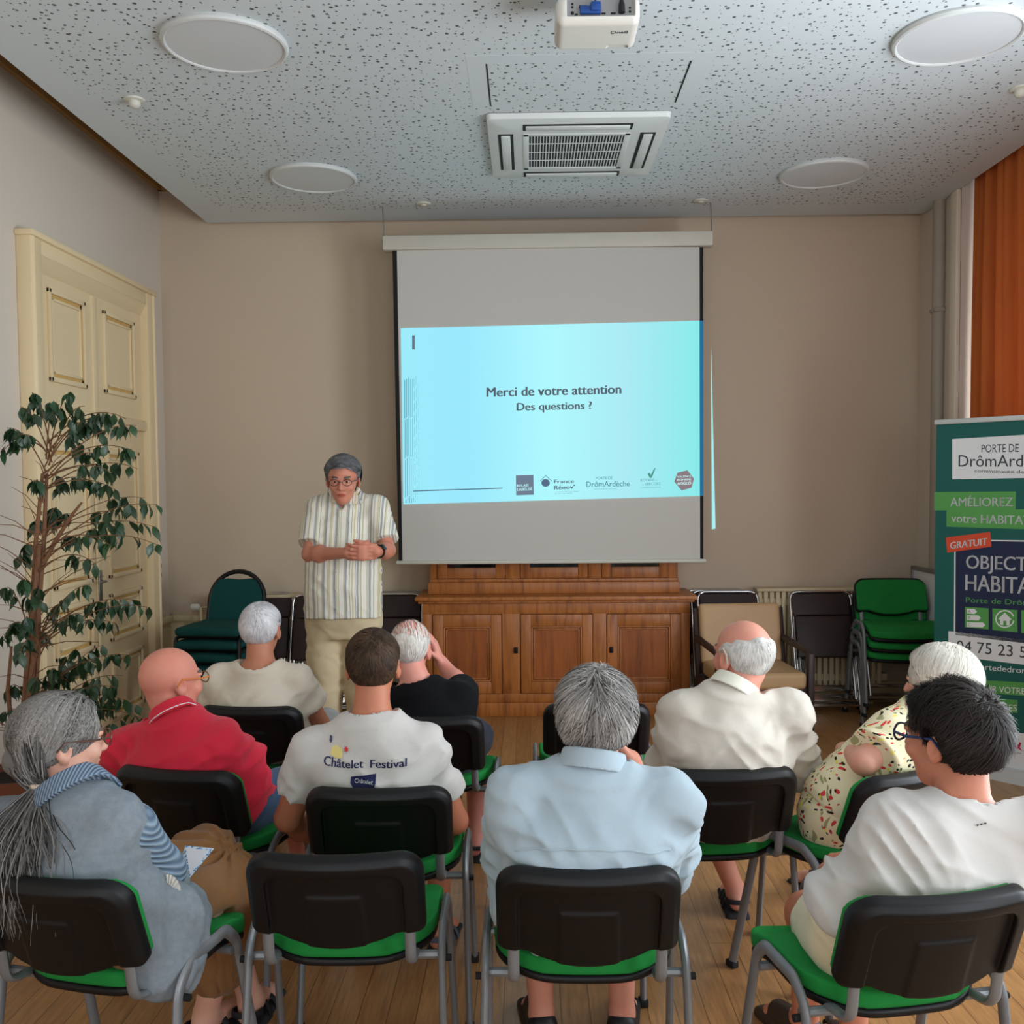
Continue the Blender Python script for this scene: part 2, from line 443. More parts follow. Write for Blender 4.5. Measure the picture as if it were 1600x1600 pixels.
# brown cornice of the old ceiling above the left wall
pr = [(XL, 3.94), (XL+.03, 3.94), (XL+.04, 3.99), (XL+.09, 4.03), (XL+.11, 4.09), (XL+.18, 4.13), (XL+.18, ZT), (XL, ZT)]
structure(MB().prism(pr, YF, YB), 'trim_1', m_cornice, smooth=False)
pr = [(YB-p[0]+XL, p[1]) for p in pr]
structure(MB().prism(pr, XL, XR, 'yz'), 'trim_2', m_cornice, smooth=False)
# dado: chair rail, plain lower panels and baseboards
m_dado = M('cream_dado_paint', (214, 198, 160), .5, var=.02)
mb = MB().b2((XL, 7.02, 0), (XL+.018, YB, .66)).b2((XL, 7.02, .64), (XL+.05, YB, .69), .01).b2((XL+.018, 7.06, .58), (XL+.03, YB-.03, .6)).b2((XL+.018, 7.06, .15), (XL+.03, YB-.03, .17))
structure(mb, 'trim_3', m_dado)
mb = MB().b2((XL, YB-.05, .64), (-.9, YB, .69), .01).b2((XL, YB-.018, 0), (-.9, YB, .66))
structure(mb, 'trim_4', m_dado)
structure(MB().b2((1.2, YB-.02, 0), (XR, YB, .14), .004), 'baseboard_back', m_cream)
structure(MB().b2((XL, YF, 0), (XL+.02, 5.28, .16), .004), 'baseboard_left', m_cream)
# boxed pipe and white window casing on the right wall beside the curtain
structure(MB().tube([(XR-.03, 6.98, 0), (XR-.03, 6.98, ZC)], .045, 14).box((XR-.03, 6.98, 2.9), (.1, .1, .03), .01), 'trim_5', M('grey_pipe_paint', (164, 152, 138), .6))
structure(MB().b2((XR-.035, 6.70, 0), (XR, 6.80, ZC), .01), 'trim_6', M('white_casing_paint', (226, 216, 198), .6))
# plain margins framing the access hatch in the ceiling
hz = ZC-.0008; h0, h1 = atz(765, 97, ZC), atz(1083, 90, ZC); hY0, hY1 = h0[1], 5.16
hx0, hx1 = h0[0]-.02, h1[0]
m_board = M('ceiling_board_paint', (207, 215, 219), .85, var=.01)
mb = MB().b2((hx0-.09, hY0-.07, hz), (hx1+.09, hY0, ZC)).b2((hx1, hY0, hz), (hx1+.09, hY1, ZC)).b2((hx0-.09, hY0, hz), (hx0, hY1, ZC))
structure(mb, 'trim_7', m_board, smooth=False)
mb = MB().b2((hx0, hY0+.02, hz-.001), (hx0+.008, hY1-.02, ZC)).b2((hx1-.008, hY0+.02, hz-.001), (hx1, hY1-.02, ZC))
structure(mb, 'trim_8', m_dark, smooth=False)

# ------------------------------------------------------------------ double door in the left wall
dr = empty('door_1'); dr['kind'] = 'structure'
D0, D1, DZ = 5.29, 7.03, 3.10; xf = XL+.085
mb = MB()
mb.b2((XL, D0, 0), (xf, D0+.12, DZ-.02), .006).b2((XL, D1-.13, 0), (xf, D1, DZ-.02), .006).b2((XL, D0+.006, DZ-.11), (xf-.004, D1-.006, DZ), .006)
mb.b2((XL, D0-.015, DZ-.03), (xf+.02, D1+.015, DZ+.005), .008)
mb.tube([(xf, D0+.02, 0), (xf, D0+.02, DZ-.02)], .012, 8).tube([(xf, D1-.02, 0), (xf, D1-.02, DZ-.02)], .012, 8)
mb.build('door_casing', m_cream, dr)
mb = MB().prism([(xf-.005, DZ-.11), (xf-.02, DZ-.13), (xf-.045, DZ-.19), (xf-.06, DZ-.2), (XL, DZ-.2), (XL, DZ-.11)], D0+.12, D1-.13)
mb.build('cove_moulding', m_cream, dr, angle=60)
def panel(mb, edge, y0, y1, z0, z1, x):
    """raised panel: outer bead, sunk field, inner bead"""
    for (e, t, px) in ((0, .03, .018), (.05, .018, .010)):
        a, b, c, d = y0+e, y1-e, z0+e, z1-e
        mb.b2((x-.004, a, c), (x+px, a+t, d), .006).b2((x-.004, b-t, c), (x+px, b, d), .006).b2((x-.004, a, c), (x+px, b, c+t), .006).b2((x-.004, a, d-t), (x+px, b, d), .006)
    edge.b2((x, y0+.03, z0+.03), (x+.003, y0+.05, z1-.03)).b2((x, y1-.05, z0+.03), (x+.003, y1-.03, z1-.03)).b2((x, y0+.03, z1-.05), (x+.003, y1-.03, z1-.03)).b2((x, y0+.03, z0+.03), (x+.003, y1-.03, z0+.05))
xd = XL+.035; ya, ym, yb = D0+.12, 6.14, D1-.13
mb = MB().b2((XL, ya, 2.13), (xd, yb, DZ-.19)); ed = MB()
mb.b2((XL, ya, 2.08), (xd+.03, yb, 2.16), .012)
mb.b2((xd-.01, ym-.035, 2.16), (xd+.012, ym+.035, DZ-.2), .006)
panel(mb, ed, ya+.14, ym-.13, 2.30, 2.84, xd); panel(mb, ed, ym+.13, yb-.14, 2.30, 2.84, xd)
o = mb.build('transom_panel', m_cream, dr); ed.build('ochre_bead', m_creamedge, o, smooth=False)
for (a, b, hs) in ((ya, ym-.006, 1), (ym+.006, yb, -1)):
    mb = MB().b2((XL, a, .01), (xd, b, 2.08), .003); ed = MB()
    for (z0, z1) in ((1.08, 1.93), (.66, .98), (.14, .56)): panel(mb, ed, a+.12, b-.12, z0, z1, xd)
    if hs == 1: mb.b2((xd, b-.05, .01), (xd+.014, b, 2.08), .005)
    o = mb.build('door_leaf', m_cream, dr); ed.build('ochre_bead', m_creamedge, o, smooth=False)
    if hs == 1:
        MB().box((xd+.018, b-.03, 1.05), (.012, .045, .2), .004).tube(fillet([(xd+.02, b-.03, 1.08), (xd+.06, b-.03, 1.08), (xd+.06, b-.14, 1.08)], .01), .008, 8).build('door_handle', m_metal, o)
MB().b2((XL+.012, ym-.006, .01), (XL+.02, ym+.006, 2.08)).build('closing_gap', m_dark, dr, smooth=False)

# ------------------------------------------------------------------ ceiling fittings
m_rim = M('light_rim_paint', (206, 208, 207), .5, var=.01)
def ceiling_light(px, py, label):
    p = atz(px, py, ZC); t = empty('ceiling_light', (p[0], p[1], ZC), 0, label, 'ceiling light', 'round ceiling lights')
    MB().lathe([(.25, .0), (.276, .0), (.279, -.012), (.274, -.022), (.264, -.026), (.257, -.022), (.255, -.012)], 48).build('rim', m_rim, t)
    MB().lathe([(.0, -.02), (.15, -.02), (.258, -.018)], 48).build('diffuser', m_disc, t)
ceiling_light(352, 66, 'large round unlit ceiling light at the top left, above the cream door side')
ceiling_light(490, 276, 'small-looking round unlit ceiling light over the gap left of the screen')
ceiling_light(1497, 54, 'large round unlit ceiling light at the top right corner of the ceiling')
ceiling_light(1287, 269, 'round unlit ceiling light near the top of the orange curtain')
for (px, py, lab, kind) in ((210, 155, 'small white domed detector on the ceiling below the upper left light', 1), (662, 318, 'flat cream sensor disc on the ceiling above the left end of the screen', 0),
                            (1095, 313, 'flat cream sensor disc on the ceiling above the right end of the screen', 0), (1594, 138, 'small cream detector on the ceiling at the right edge below the large light', 1)):
    p = atz(px, py, ZC); t = empty('ceiling_detector', (p[0], p[1], ZC), 0, lab, 'detector', 'ceiling detectors')
    MB().lathe([(0, 0), (.052, 0), (.05, -.008), (.04, -.012), (0, -.012)], 24).build('base', m_offwhite, t)
    if kind: MB().lathe([(.03, -.01), (.03, -.03), (.02, -.042), (0, -.046)], 20).build('dome', m_offwhite, t)
    else: MB().lathe([(.022, -.01), (.02, -.018), (0, -.02)], 20).build('dome', m_offwhite, t)

# air-conditioning cassette
a0, a1 = atz(757, 176, ZC), atz(1052, 172, ZC)
ac = empty('air_conditioner', ((a0[0]+a1[0])/2, (a0[1]+a1[1])/2+.5, ZC-.004), 0, 'white square air conditioning cassette with dark grille in the ceiling', 'air conditioner')
m_ac = M('air_conditioner_plastic', (214, 218, 216), .4, var=.01)
mb = MB()
o_, i_ = rrect(1.0, 1.0, .03, 4), rrect(.56, .56, .02, 4); n_ = len(o_)
V = [(x, y, 0) for x, y in o_]+[(x, y, -.028) for x, y in rrect(.99, .99, .03, 4)]+[(x, y, -.04) for x, y in rrect(.9, .9, .03, 4)]+[(x, y, -.04) for x, y in i_]+[(x, y, -.01) for x, y in i_]
mb.raw(V, [[r*n_+k, r*n_+(k+1) % n_, (r+1)*n_+(k+1) % n_, (r+1)*n_+k] for r in range(4) for k in range(n_)])
mb.b2((-.28, -.28, -.012), (.28, .28, -.008))
mb.build('fascia', m_ac, ac, angle=30)
mb = MB().b2((-.275, -.275, -.037), (.275, .275, -.034)); mb.build('grille_recess', m_dark, ac, smooth=False)
mb = MB(); [mb.b2((-.272+.017*k, -.27, -.040), (-.266+.017*k, .27, -.036)) for k in range(33)]; [mb.b2((-.272, y-.002, -.041), (.272, y+.002, -.036)) for y in (-.14, 0, .14)]
for s in (-1, 1): mb.b2((-.3, s*.285-.016, -.044), (.3, s*.285+.016, -.036), .003).b2((s*.285-.016, -.3, -.044), (s*.285+.016, .3, -.036), .003)
mb.build('grille', m_ac, ac)
for k in range(4):
    R = rot_z(k*PI/2); mb = MB().raw(*(lambda m: (m.V, m.F))(MB().b2((-.3, -.44, -.0425), (.3, -.355, -.039))), R=R)
    f = mb.build('louvre_slot', m_dark, ac, smooth=False)
    q = MB().box((0, -.398, -.046), (.57, .052, .01), .004); MB().raw(q.V, q.F, R=R).build('louvre', m_ac, f)

# projector hung under the ceiling
p0, p1 = atz(866, 81, ZC-.2), atz(990, 81, ZC-.2)
pj = empty('projector', ((p0[0]+p1[0])/2, p0[1], ZC), 0, 'white projector hanging upside down from the ceiling, cables plugged in its back', 'projector')
m_pj = M('projector_plastic', (214, 210, 202), .4, var=.01)
w = (p1[0]-p0[0])
V = []; Fc = []
f = Field().box((0, -.12, -.145), (w/2, .125, .055), .032, k=0)
f.box((w*.28, .0, -.21), (.042, .045, .02), .006, k=.004, mode='s')
f.box((.01, -.25, -.135), (w*.40, .03, .036), .004, k=.003, mode='s')
field_obj(f, 'housing', m_pj, pj, .004)
MB().b2((-w*.39, -.226, -.17), (w*.41, -.222, -.1)).build('connector_plate', M('grey_connector_plate', (150, 150, 150), .5), pj, smooth=False)
mb = MB(); yq = -.2265
for (x, z, r) in ((-.1, -.152, .006), (-.1, -.13, .004), (.125, -.15, .004), (.125, -.136, .004), (-.1, -.118, .004)): MB().box((x, yq, z), (2*r, .006, 2*r), .002).build('socket', m_dark, pj)
for (x, z, a, b) in ((-.085, -.158, .012, .006), (.022, -.156, .016, .006), (.06, -.156, .018, .007), (-.058, -.13, .03, .012)): MB().box((x, yq, z), (a, .006, b), .001).build('socket', m_dark, pj)
m_blue = M('blue_plug_plastic', (28, 70, 140), .45); m_cable = M('black_cable', (22, 22, 24), .5)
o = MB().box((-.03, -.235, -.146), (.082, .02, .03), .004).box((-.01, -.243, -.138), (.04, .03, .034), .006).build('video_plug', m_blue, pj)
MB().tube([(-.01, -.245, -.13), (-.015, -.25, -.08), (0, -.2, -.02), (.02, -.12, 0)], .004, 8).build('cable', m_blue, o)
o = MB().tube([(.092, -.24, -.16), (.092, -.24, -.13), (.092, -.235, -.1)], [.013, .012, .005], 10).build('power_plug', m_cable, pj)
MB().tube([(.092, -.236, -.1), (.088, -.22, -.05), (.06, -.1, 0)], .005, 8).build('cable', m_cable, o)
MB().tube([(0, -.12, -.1), (0, -.12, 0)], .03, 16).box((0, -.12, -.006), (.14, .14, .012), .004).build('ceiling_mount', m_white, pj)
V, Fc = text_geo('BenQ', .03, .02, align='CENTER')
V2 = np.stack([-V[:, 0]+w*.27, V[:, 1]*0-.17+V[:, 1], np.full(len(V), -.2006)], 1); V2[:, 1] = -.155-V[:, 1]
# the machine hangs upside down, so its maker's mark reads upside down from the room
MB().raw(V2, Fc).build('maker_lettering', M('grey_print', (70, 70, 70), .6), pj, smooth=False)

# ------------------------------------------------------------------ projection screen, slide, spill
YS = 6.93
sc = empty('projection_screen', (*at(856, 880, YS)[:2], at(856, 880, YS)[2]), 0, 'pulled-down white projection screen with black side borders', 'projection screen')
so = A(*sc.location)
def S(px, py, dy=0): return at(px, py, YS+dy)-so
c0, c1 = S(598, 389), S(1114, 361)
mb = MB().box(((c0[0]+c1[0])/2, .03, (S(856, 364)[2]+S(856, 389)[2])/2), (c1[0]-c0[0], .1, .105), .012, R=rot_y(-.003))
mb.build('case', M('screen_case_paint', (196, 192, 180), .5), sc)
m_fab = M('matt_screen_fabric', (196, 193, 187), .9, var=.01)
def sheet(name, pts, mat, th=.002, parent=sc, dy=0):
    V = [S(*p, dy) for p in pts]; V2 = [v+A(0, th, 0) for v in V]
    return MB().raw(V+V2, [[0, 1, 2, 3], [7, 6, 5, 4]]+[[i, i+4, (i+1) % 4+4, (i+1) % 4] for i in range(4)]).build(name, mat, parent, smooth=False)
fab = sheet('fabric', [(620, 386), (629, 878), (1094, 877), (1093, 386)], m_fab)
sheet('border', [(613, 386), (623, 878), (629, 878), (620, 386)], m_black)
sheet('border', [(1093, 386), (1094, 877), (1099, 877), (1099, 386)], m_black)
b0, b1 = S(619, 878), S(1103, 877)
MB().box(((b0[0]+b1[0])/2, 0, (b0[2]+b1[2])/2), (b1[0]-b0[0], .03, .028), .008).build('bottom_bar', M('bottom_bar_paint', (196, 196, 184), .45), sc)
for px in (598, 1112): q = S(px, 365); mb = MB(); mb.tube([(q[0]+.0, .03, q[2]-.02), (q[0]+.005, .03, q[2]+.04), (q[0]-.003, .03, ZC-so[2])], .004, 8).tube([(q[0]+.004, .03, q[2]), (q[0]-.006, .02, q[2]-.05)], .005, 8); mb.build('hanging_hook', m_metal, sc)

def mat_slide():
    n = N('projected_light'); v = n.coords('Generated')
    s = n.t.nodes.new('ShaderNodeSeparateXYZ'); n.link(v, s.inputs[0])
    c = n.ramp(s.outputs[0], [(0, lin((158, 236, 252))), (.22, lin((156, 234, 255))), (.5, lin((176, 250, 255))), (.75, lin((172, 236, 246))), (1, lin((138, 236, 236)))])
    n.color((0, 0, 0)); n.set(.9, 0, 0); n.link(c, n.b.inputs['Emission Color']); n.b.inputs['Emission Strength'].default_value = 1.09
    return n.m
sl = empty('projected_slide', tuple(so), 0, 'bright cyan projected slide reading Merci de votre attention, on the white screen', 'projected slide')
sheet('slide_light', [(626, 513), (630, 788), (1093.5, 775), (1093, 501)], mat_slide(), .001, sl, -.003)
sheet('border_light', [(1093, 501), (1093.5, 775), (1099, 775), (1099, 501)], emit('dim_projected_light', (44, 116, 156)), .001, sl, -.003)
def slide_text(name, items, rgb, strength=1.0, dy=-.0055):
    """items: (text, x0, x1, baseline y at x0, y at x1, capital height px, bold)"""
    mb = MB()
    for (t, x0, x1, y0, y1, h, bold) in items:
        V, Fc = fit_text(t, x0, x1, 0, h, bold)
        mb.raw([S(v[0], y0+(y1-y0)*(v[0]-x0)/(x1-x0)-v[1], dy) for v in V], Fc)
    return mb.build(name, emit('slide_ink', rgb), sl, smooth=False)
def slide_poly(name, polys, rgb, dy=-.0045):
    mb = MB()
    for P in polys:
        n_ = len(P); mb.raw([S(*p, dy) for p in P]+[S(*p, dy+.0006) for p in P], [list(range(n_)), list(range(2*n_-1, n_-1, -1))])
    return mb.build(name, emit('slide_ink', rgb), sl, smooth=False)
slide_text('title_lettering', [('Merci de votre attention', 760, 971, 620, 615, 15.5, .034)], (92, 104, 116))
slide_text('question_lettering', [('Des questions ?', 807, 925, 641.5, 639, 12.5, .032)], (92, 104, 116))
slide_poly('corner_bar', [[(644, 524), (644, 546), (648, 546), (648, 524)]], (110, 118, 140))
slide_poly('rule', [[(645, 766.5), (785, 762), (785, 763.4), (645, 768)]], (80, 96, 116))
st = []
for k, (x, ya_, yb_) in enumerate([(631, 594, 786), (634, 592, 786), (637, 590, 786), (640, 592, 786), (643, 592, 785), (646, 592, 785), (649, 588, 780), (652, 600, 770)]):
    y = ya_
    while y < yb_:
        L = 60 if k < 5 else 14
        st.append([(x+(y-513)/275*3, y), (x+(y-513)/275*3, min(y+L, yb_)), (x+1.0-.12*k+(y-513)/275*3, min(y+L, yb_)), (x+1.0-.12*k+(y-513)/275*3, y)]); y += L+(2 if k < 5 else 5)
slide_poly('hatched_edge', st, (90, 146, 166))
slide_poly('square_logo', [[(806, 743), (806.5, 774), (834, 773), (833.5, 742)]], (116, 132, 152))
slide_text('square_logo_lettering', [('RELAIS', 808, 826, 761, 760, 4.2, .04), ('LABÉLISÉ', 808, 832, 767, 766, 4.6, .04)], (196, 246, 250), dy=-.006)
hs = [(844+0, 751), (852.5, 742.2), (863, 751.5), (862.4, 752.6), (852.5, 743.8), (844.6, 752.2)]
slide_poly('house_logo_roof', [hs], (120, 176, 196))
slide_poly('house_logo_disc', [[(852.5+6.6*math.cos(a)+0, 754.5+6*math.sin(a)) for a in np.linspace(0, 2*PI, 25)[:-1]]], (92, 116, 146))
slide_text('house_logo_lettering', [('France', 865.5, 897, 755.5, 754.5, 6.4, .035), ("Rénov'", 865.5, 898, 765, 763.5, 6.4, .035), ('Le service public pour mieux', 866, 904, 769.5, 768.2, 1.6, .0), ('rénover mon habitat', 866, 894, 772.5, 771.4, 1.6, 0)], (96, 116, 136))
slide_text('community_logo_lettering', [('PORTE DE', 931, 957, 749.3, 748.5, 4.6, 0), ('DrômArdèche', 916, 984, 761, 759.5, 9, .012), ('communauté de communes', 928, 964, 764.8, 764, 1.8, 0)], (92, 156, 166))
slide_text('valley_logo_lettering', [('ROYANS –', 1001, 1027, 752.5, 751.5, 4.6, 0), ('– VERCORS', 1003, 1032, 758.8, 757.8, 4.6, 0), ('COMMUNAUTÉ', 1001, 1032, 763, 762, 1.9, 0)], (108, 166, 172))
slide_poly('green_tick', [[(1011.5, 740.5), (1015, 738.5), (1017, 742), (1022.5, 731.5), (1024.5, 731), (1018.5, 746.5), (1015.5, 747)]], (88, 160, 150))
slide_poly('hexagon_logo', [[(1053.5, 752.5), (1058.5, 738.5), (1074, 734.8), (1084.5, 748), (1080.5, 762), (1065, 766.5)]], (146, 130, 136))
slide_text('hexagon_logo_lettering', [('VALENCE', 1058, 1080, 746.5, 745.5, 3.2, .03), ('ROMANS', 1058, 1080, 751.3, 750.3, 3.2, .03), ('AGGLO', 1058, 1080, 757.8, 756.8, 4.6, .05)], (206, 246, 246), dy=-.006)
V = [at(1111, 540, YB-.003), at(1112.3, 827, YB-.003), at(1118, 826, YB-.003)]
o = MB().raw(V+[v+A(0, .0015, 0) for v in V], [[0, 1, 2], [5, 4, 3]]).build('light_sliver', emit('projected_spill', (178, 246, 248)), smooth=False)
tag(o, 'thin bright wedge of projector light on the wall right of the screen', 'projected light')
# ------------------------------------------------------------------ wooden buffet with glazed top
def mat_wood(name, c1, c2, rot=(0, 0, 0), scale=1.0, rough=.42):
    n = N(name); v = n.coords(rot=rot, scale=(9*scale, 9*scale, .9*scale))
    w = n.add('ShaderNodeTexNoise', Scale=2.2, Detail=6, Roughness=.62, Distortion=1.1); n.link(v, w.inputs['Vector'])
    k = n.noise(n.coords(), 3.1, 2)
    c = n.mix(n.math('MULTIPLY', k, .5), n.ramp(w.outputs['Fac'], [(.3, lin(c2)), (.52, lin(c1)), (.75, sc3(lin(c1), 1.2))]), lin(c2))
    n.color(c); n.bump(w.outputs['Fac'], .05, .002)
    return n.set(rough, 0, .45).m
m_wd = mat_wood('cherry_wood_upright', (182, 112, 54), (124, 68, 30))
m_wdh = mat_wood('cherry_wood_lengthwise', (184, 114, 56), (128, 72, 33), rot=(0, PI/2, 0))
m_wdp = mat_wood('cherry_wood_panel', (166, 92, 40), (120, 62, 26), scale=.8)
m_iron = M('dark_iron', (34, 28, 24), .5, .6)
BX0, BX1, BYF, BZ = -.775, 1.155, 6.90, .875
bf = empty('buffet', ((BX0+BX1)/2, BYF+.24, 0), 0, 'long wooden buffet with three panelled doors below the projection screen', 'cabinet')
bw = (BX1-BX0)/2; fy = -.24
def rel(x): return x-(BX0+BX1)/2
mb = MB().b2((-bw, fy+.02, .0), (bw, .24, BZ-.035), .003).b2((-bw-.005, fy-.012, 0), (bw+.005, .24, .10), .006).b2((-bw-.002, fy-.002, .10), (bw+.002, .24, .165), .005)
for x0, x1 in ((-bw, -bw+.07), (rel(-.20), rel(-.07)), (rel(.455), rel(.555)), (bw-.065, bw)): mb.b2((x0, fy, .16), (x1, fy+.03, BZ-.03), .004)
mb.b2((-bw, fy-.001, .745), (bw, fy+.03, BZ-.03), .004)
mb.build('carcass', m_wdh, bf)
MB().b2((-bw-.05, fy-.045, BZ-.03), (bw+.05, .245, BZ), .008).b2((-bw-.03, fy-.025, BZ-.05), (bw+.03, .24, BZ-.03), .008).build('worktop', m_wdh, bf)
def cab_door(x0, x1, z0, z1, key, glass=False, par=bf, y=fy, name='door'):
    mb = MB(); t = .075 if not glass else .07
    mb.b2((x0, y-.012, z0), (x0+t, y+.02, z1), .004).b2((x1-t, y-.012, z0), (x1, y+.02, z1), .004)
    mb.b2((x0+t, y-.0115, z0), (x1-t, y+.02, z0+t+.01), .004).b2((x0+t, y-.0115, z1-t-.01), (x1-t, y+.02, z1), .004); d = mb.build(name, m_wd, par)
    if glass:
        MB().b2((x0+t, y+.0, z0+t), (x1-t, y+.006, z1-t)).build('glass_pane', m_glass, d, smooth=False)
    else:
        mb = MB(); a, b, c, e = x0+t, x1-t, z0+t+.01, z1-t-.01
        for q in (0, .016): mb.b2((a+q, y-.008+q*.3, c+q), (a+q+.013, y+.01, e-q), .005).b2((b-q-.013, y-.008+q*.3, c+q), (b-q, y+.01, e-q), .005).b2((a+q, y-.008+q*.3, c+q), (b-q, y+.01, c+q+.013), .005).b2((a+q, y-.008+q*.3, e-q-.013), (b-q, y+.01, e-q), .005)
        mb.build('panel_moulding', m_wd, d)
        MB().b2((a, y+.004, c), (b, y+.014, e)).build('panel', m_wdp, d, smooth=False)
    if key is not None:
        k = MB().box((key, y-.016, (z0+z1)/2+.03), (.028, .008, .045), .004).tube([(key, y-.012, (z0+z1)/2+.03), (key, y-.035, (z0+z1)/2+.03)], .006, 8); k.build('key_plate', m_iron, d)
gl = N('dark_cabinet_glass'); gl.color(lin((20, 26, 26))); gl.set(.06, 0, .6); m_glass = gl.m
cab_door(rel(-.70), rel(-.205), .168, .742, None); cab_door(rel(-.065), rel(.452), .168, .742, rel(-.065)+.035-.07); cab_door(rel(.558), rel(1.088), .168, .742, rel(.558)+.03)
ht = empty('glazed_hutch', (rel(0)+(BX0+BX1)/2+.18, 7.22, BZ), 0, 'upper wooden cabinet with glass doors standing on the buffet, mostly behind the screen', 'cabinet')
hw = .915
mb = MB().b2((-hw, -.14, 0), (hw, .17, 1.22), .003).b2((-hw-.012, -.17, 0), (hw+.012, .17, .085), .006).b2((-hw-.004, -.156, .085), (hw+.004, .17, .11), .006).b2((-hw-.05, -.2, 1.22), (hw+.05, .17, 1.28), .01)
mb.build('carcass', m_wdh, ht)
for x0, x1 in ((-hw+.06, -.36), (-.245, .25), (.355, hw-.07)): cab_door(x0, x1, .115, 1.2, None, True, ht, -.15)
MB().b2((-.355, -.155, .11), (-.25, -.13, 1.2), .003).build('upright', m_wd, ht); MB().b2((.255, -.155, .11), (.35, -.13, 1.2), .003).build('upright', m_wd, ht)

# ------------------------------------------------------------------ radiators
m_rad = M('cream_radiator_enamel', (206, 188, 152), .5, var=.02)
def radiator(x0, x1, z0, z1, label, valve=None):
    t = empty('radiator', ((x0+x1)/2, 7.29, 0), 0, label, 'radiator', 'cream column radiators'); w = (x1-x0)/2
    mb = MB(); k = int((x1-x0)/.045)
    for i in range(k): mb.b2((-w+i*.045, -.06, z0), (-w+i*.045+.036, .04, z1-.02), .012)
    mb.b2((-w, -.045, z0+.06), (w, .025, z0+.11)).b2((-w, -.045, z1-.13), (w, .025, z1-.08))
    mb.build('column_panel', m_rad, t)
    MB().b2((-w-.01, -.075, z1-.025), (w+.01, .05, z1), .006).build('top_cover', m_rad, t)
    MB().b2((-w+.1, .03, z0+.1), (-w+.14, .09, z1-.2)).b2((w-.14, .03, z0+.1), (w-.1, .09, z1-.2)).build('wall_bracket', m_rad, t)
    MB().b2((-w+.1, -.03, 0), (-w+.13, .02, z0+.02)).b2((w-.13, -.03, 0), (w-.1, .02, z0+.02)).build('foot', m_rad, t)
    if valve:
        mb = MB().tube([(-w, -.01, z1-.1), (-w-.1, -.01, z1-.1), (-w-.1, -.01, 0)], .012, 10); mb.build('pipe', m_rad, t)
        mb = MB().lathe([(0, 0), (.024, 0), (.028, .02), (.026, .06), (.015, .07), (0, .07)], 16, (-w-.11, -.01, z1-.1), rot_y(-PI/2)); mb.build('valve_knob', m_white, t)
radiator(1.72, 2.7, .12, .885, 'cream radiator on the back wall right of the buffet, between folding chairs')
radiator(-2.42, -1.1, .12, .86, 'cream radiator behind the teal chair stack, thermostat knob at its left end', True)

# ------------------------------------------------------------------ folded brown chairs leaning on the wall
m_brown = M('dark_brown_vinyl', (44, 29, 27), .55, var=.08, vs=20)
def folding_proto():
    t = empty('folding_chair', (0, 0, 0), 0, 'x', 'folding chair', 'folded brown chairs along the back wall')
    w, h = .225, .90
    MB().tube(fillet([(-w, .0, 0), (-w, 0, h), (w, 0, h), (w, 0, 0)], .07, 6), .0105, 10).build('outer_frame', m_chrome, t)
    MB().tube(fillet([(-w+.035, -.025, .10), (-w+.035, -.02, .62), (w-.035, -.02, .62), (w-.035, -.025, .10)], .03, 4), .009, 8).tube([(-w+.035, -.025, .10), (w-.035, -.025, .10)], .009, 8).build('inner_frame', m_chrome, t)
    MB().box((0, -.004, .805), (2*w-.024, .016, .165), .03, seg=3).build('backrest', m_brown, t)
    MB().box((0, -.02, .56), (2*w-.03, .03, .31), .02, seg=3).build('seat', m_brown, t)
    MB().tube([(-w, 0, .17), (w, 0, .17)], .008, 8).build('crossbar', m_chrome, t); MB().tube([(-w, 0, .06), (w, 0, .06)], .008, 8).build('crossbar', m_chrome, t)
    for s in (-1, 1): MB().lathe([(0, 0), (.014, 0), (.014, .03), (.011, .03)], 10, (s*w, 0, 0)).build('foot_cap', m_black, t)
    return t
fp = folding_proto(); first = [True]
def fold(x, y, label, lean=.30, rz=0):
    o = fp if first[0] else copy_tree(fp); first[0] = False
    o.location = (x, y, 0.002); o.rotation_euler = (-lean, 0, rz); o['label'] = label
L = 'brown folding chair with chrome frame '
for k, (x, y, d) in enumerate([(1.49, 6.96, L+'front of the group behind the beige armchair'), (1.45, 7.01, L+'second in the group behind the beige armchair'), (1.41, 7.05, L+'third in the group behind the beige armchair'), (1.43, 7.10, L+'rearmost of the group behind the beige armchair')]): fold(x, y, d)
for k, (x, y, d) in enumerate([(2.17, 6.92, L+'front one of the group left of green stack'), (2.20, 6.97, L+'second in the group left of green stack'), (2.23, 7.02, L+'third in the group left of the green stack'), (2.20, 7.07, L+'rearmost in the group left of the green stack')]): fold(x, y, d)
for k, (x, y, d) in enumerate([(2.70, 7.05, L+'behind the green chair stack, the front one'), (2.72, 7.10, L+'behind the green chair stack, against the wall')]): fold(x, y, d)
for k, (x, y, d) in enumerate([(-2.02, 6.98, L+'just right of the teal chair stack, front one'), (-2.04, 7.05, L+'just right of the teal chair stack, rear one')]): fold(x, y, d)
for k, (x, y, d) in enumerate([(-1.55, 6.90, L+'behind the standing speaker, front one, left of his hip'), (-1.50, 6.97, L+'behind the standing speaker, the one in the rear')]): fold(x, y, d)
for k, (x, y, d) in enumerate([(-1.03, 6.93, L+'between speaker and buffet, front of the nested four'), (-1.02, 6.98, L+'between speaker and buffet, second of the nested four'), (-1.01, 7.02, L+'between speaker and buffet, third of the nested four'), (-1.0, 7.06, L+'between speaker and buffet, rearmost of the nested four')]): fold(x, y, d)

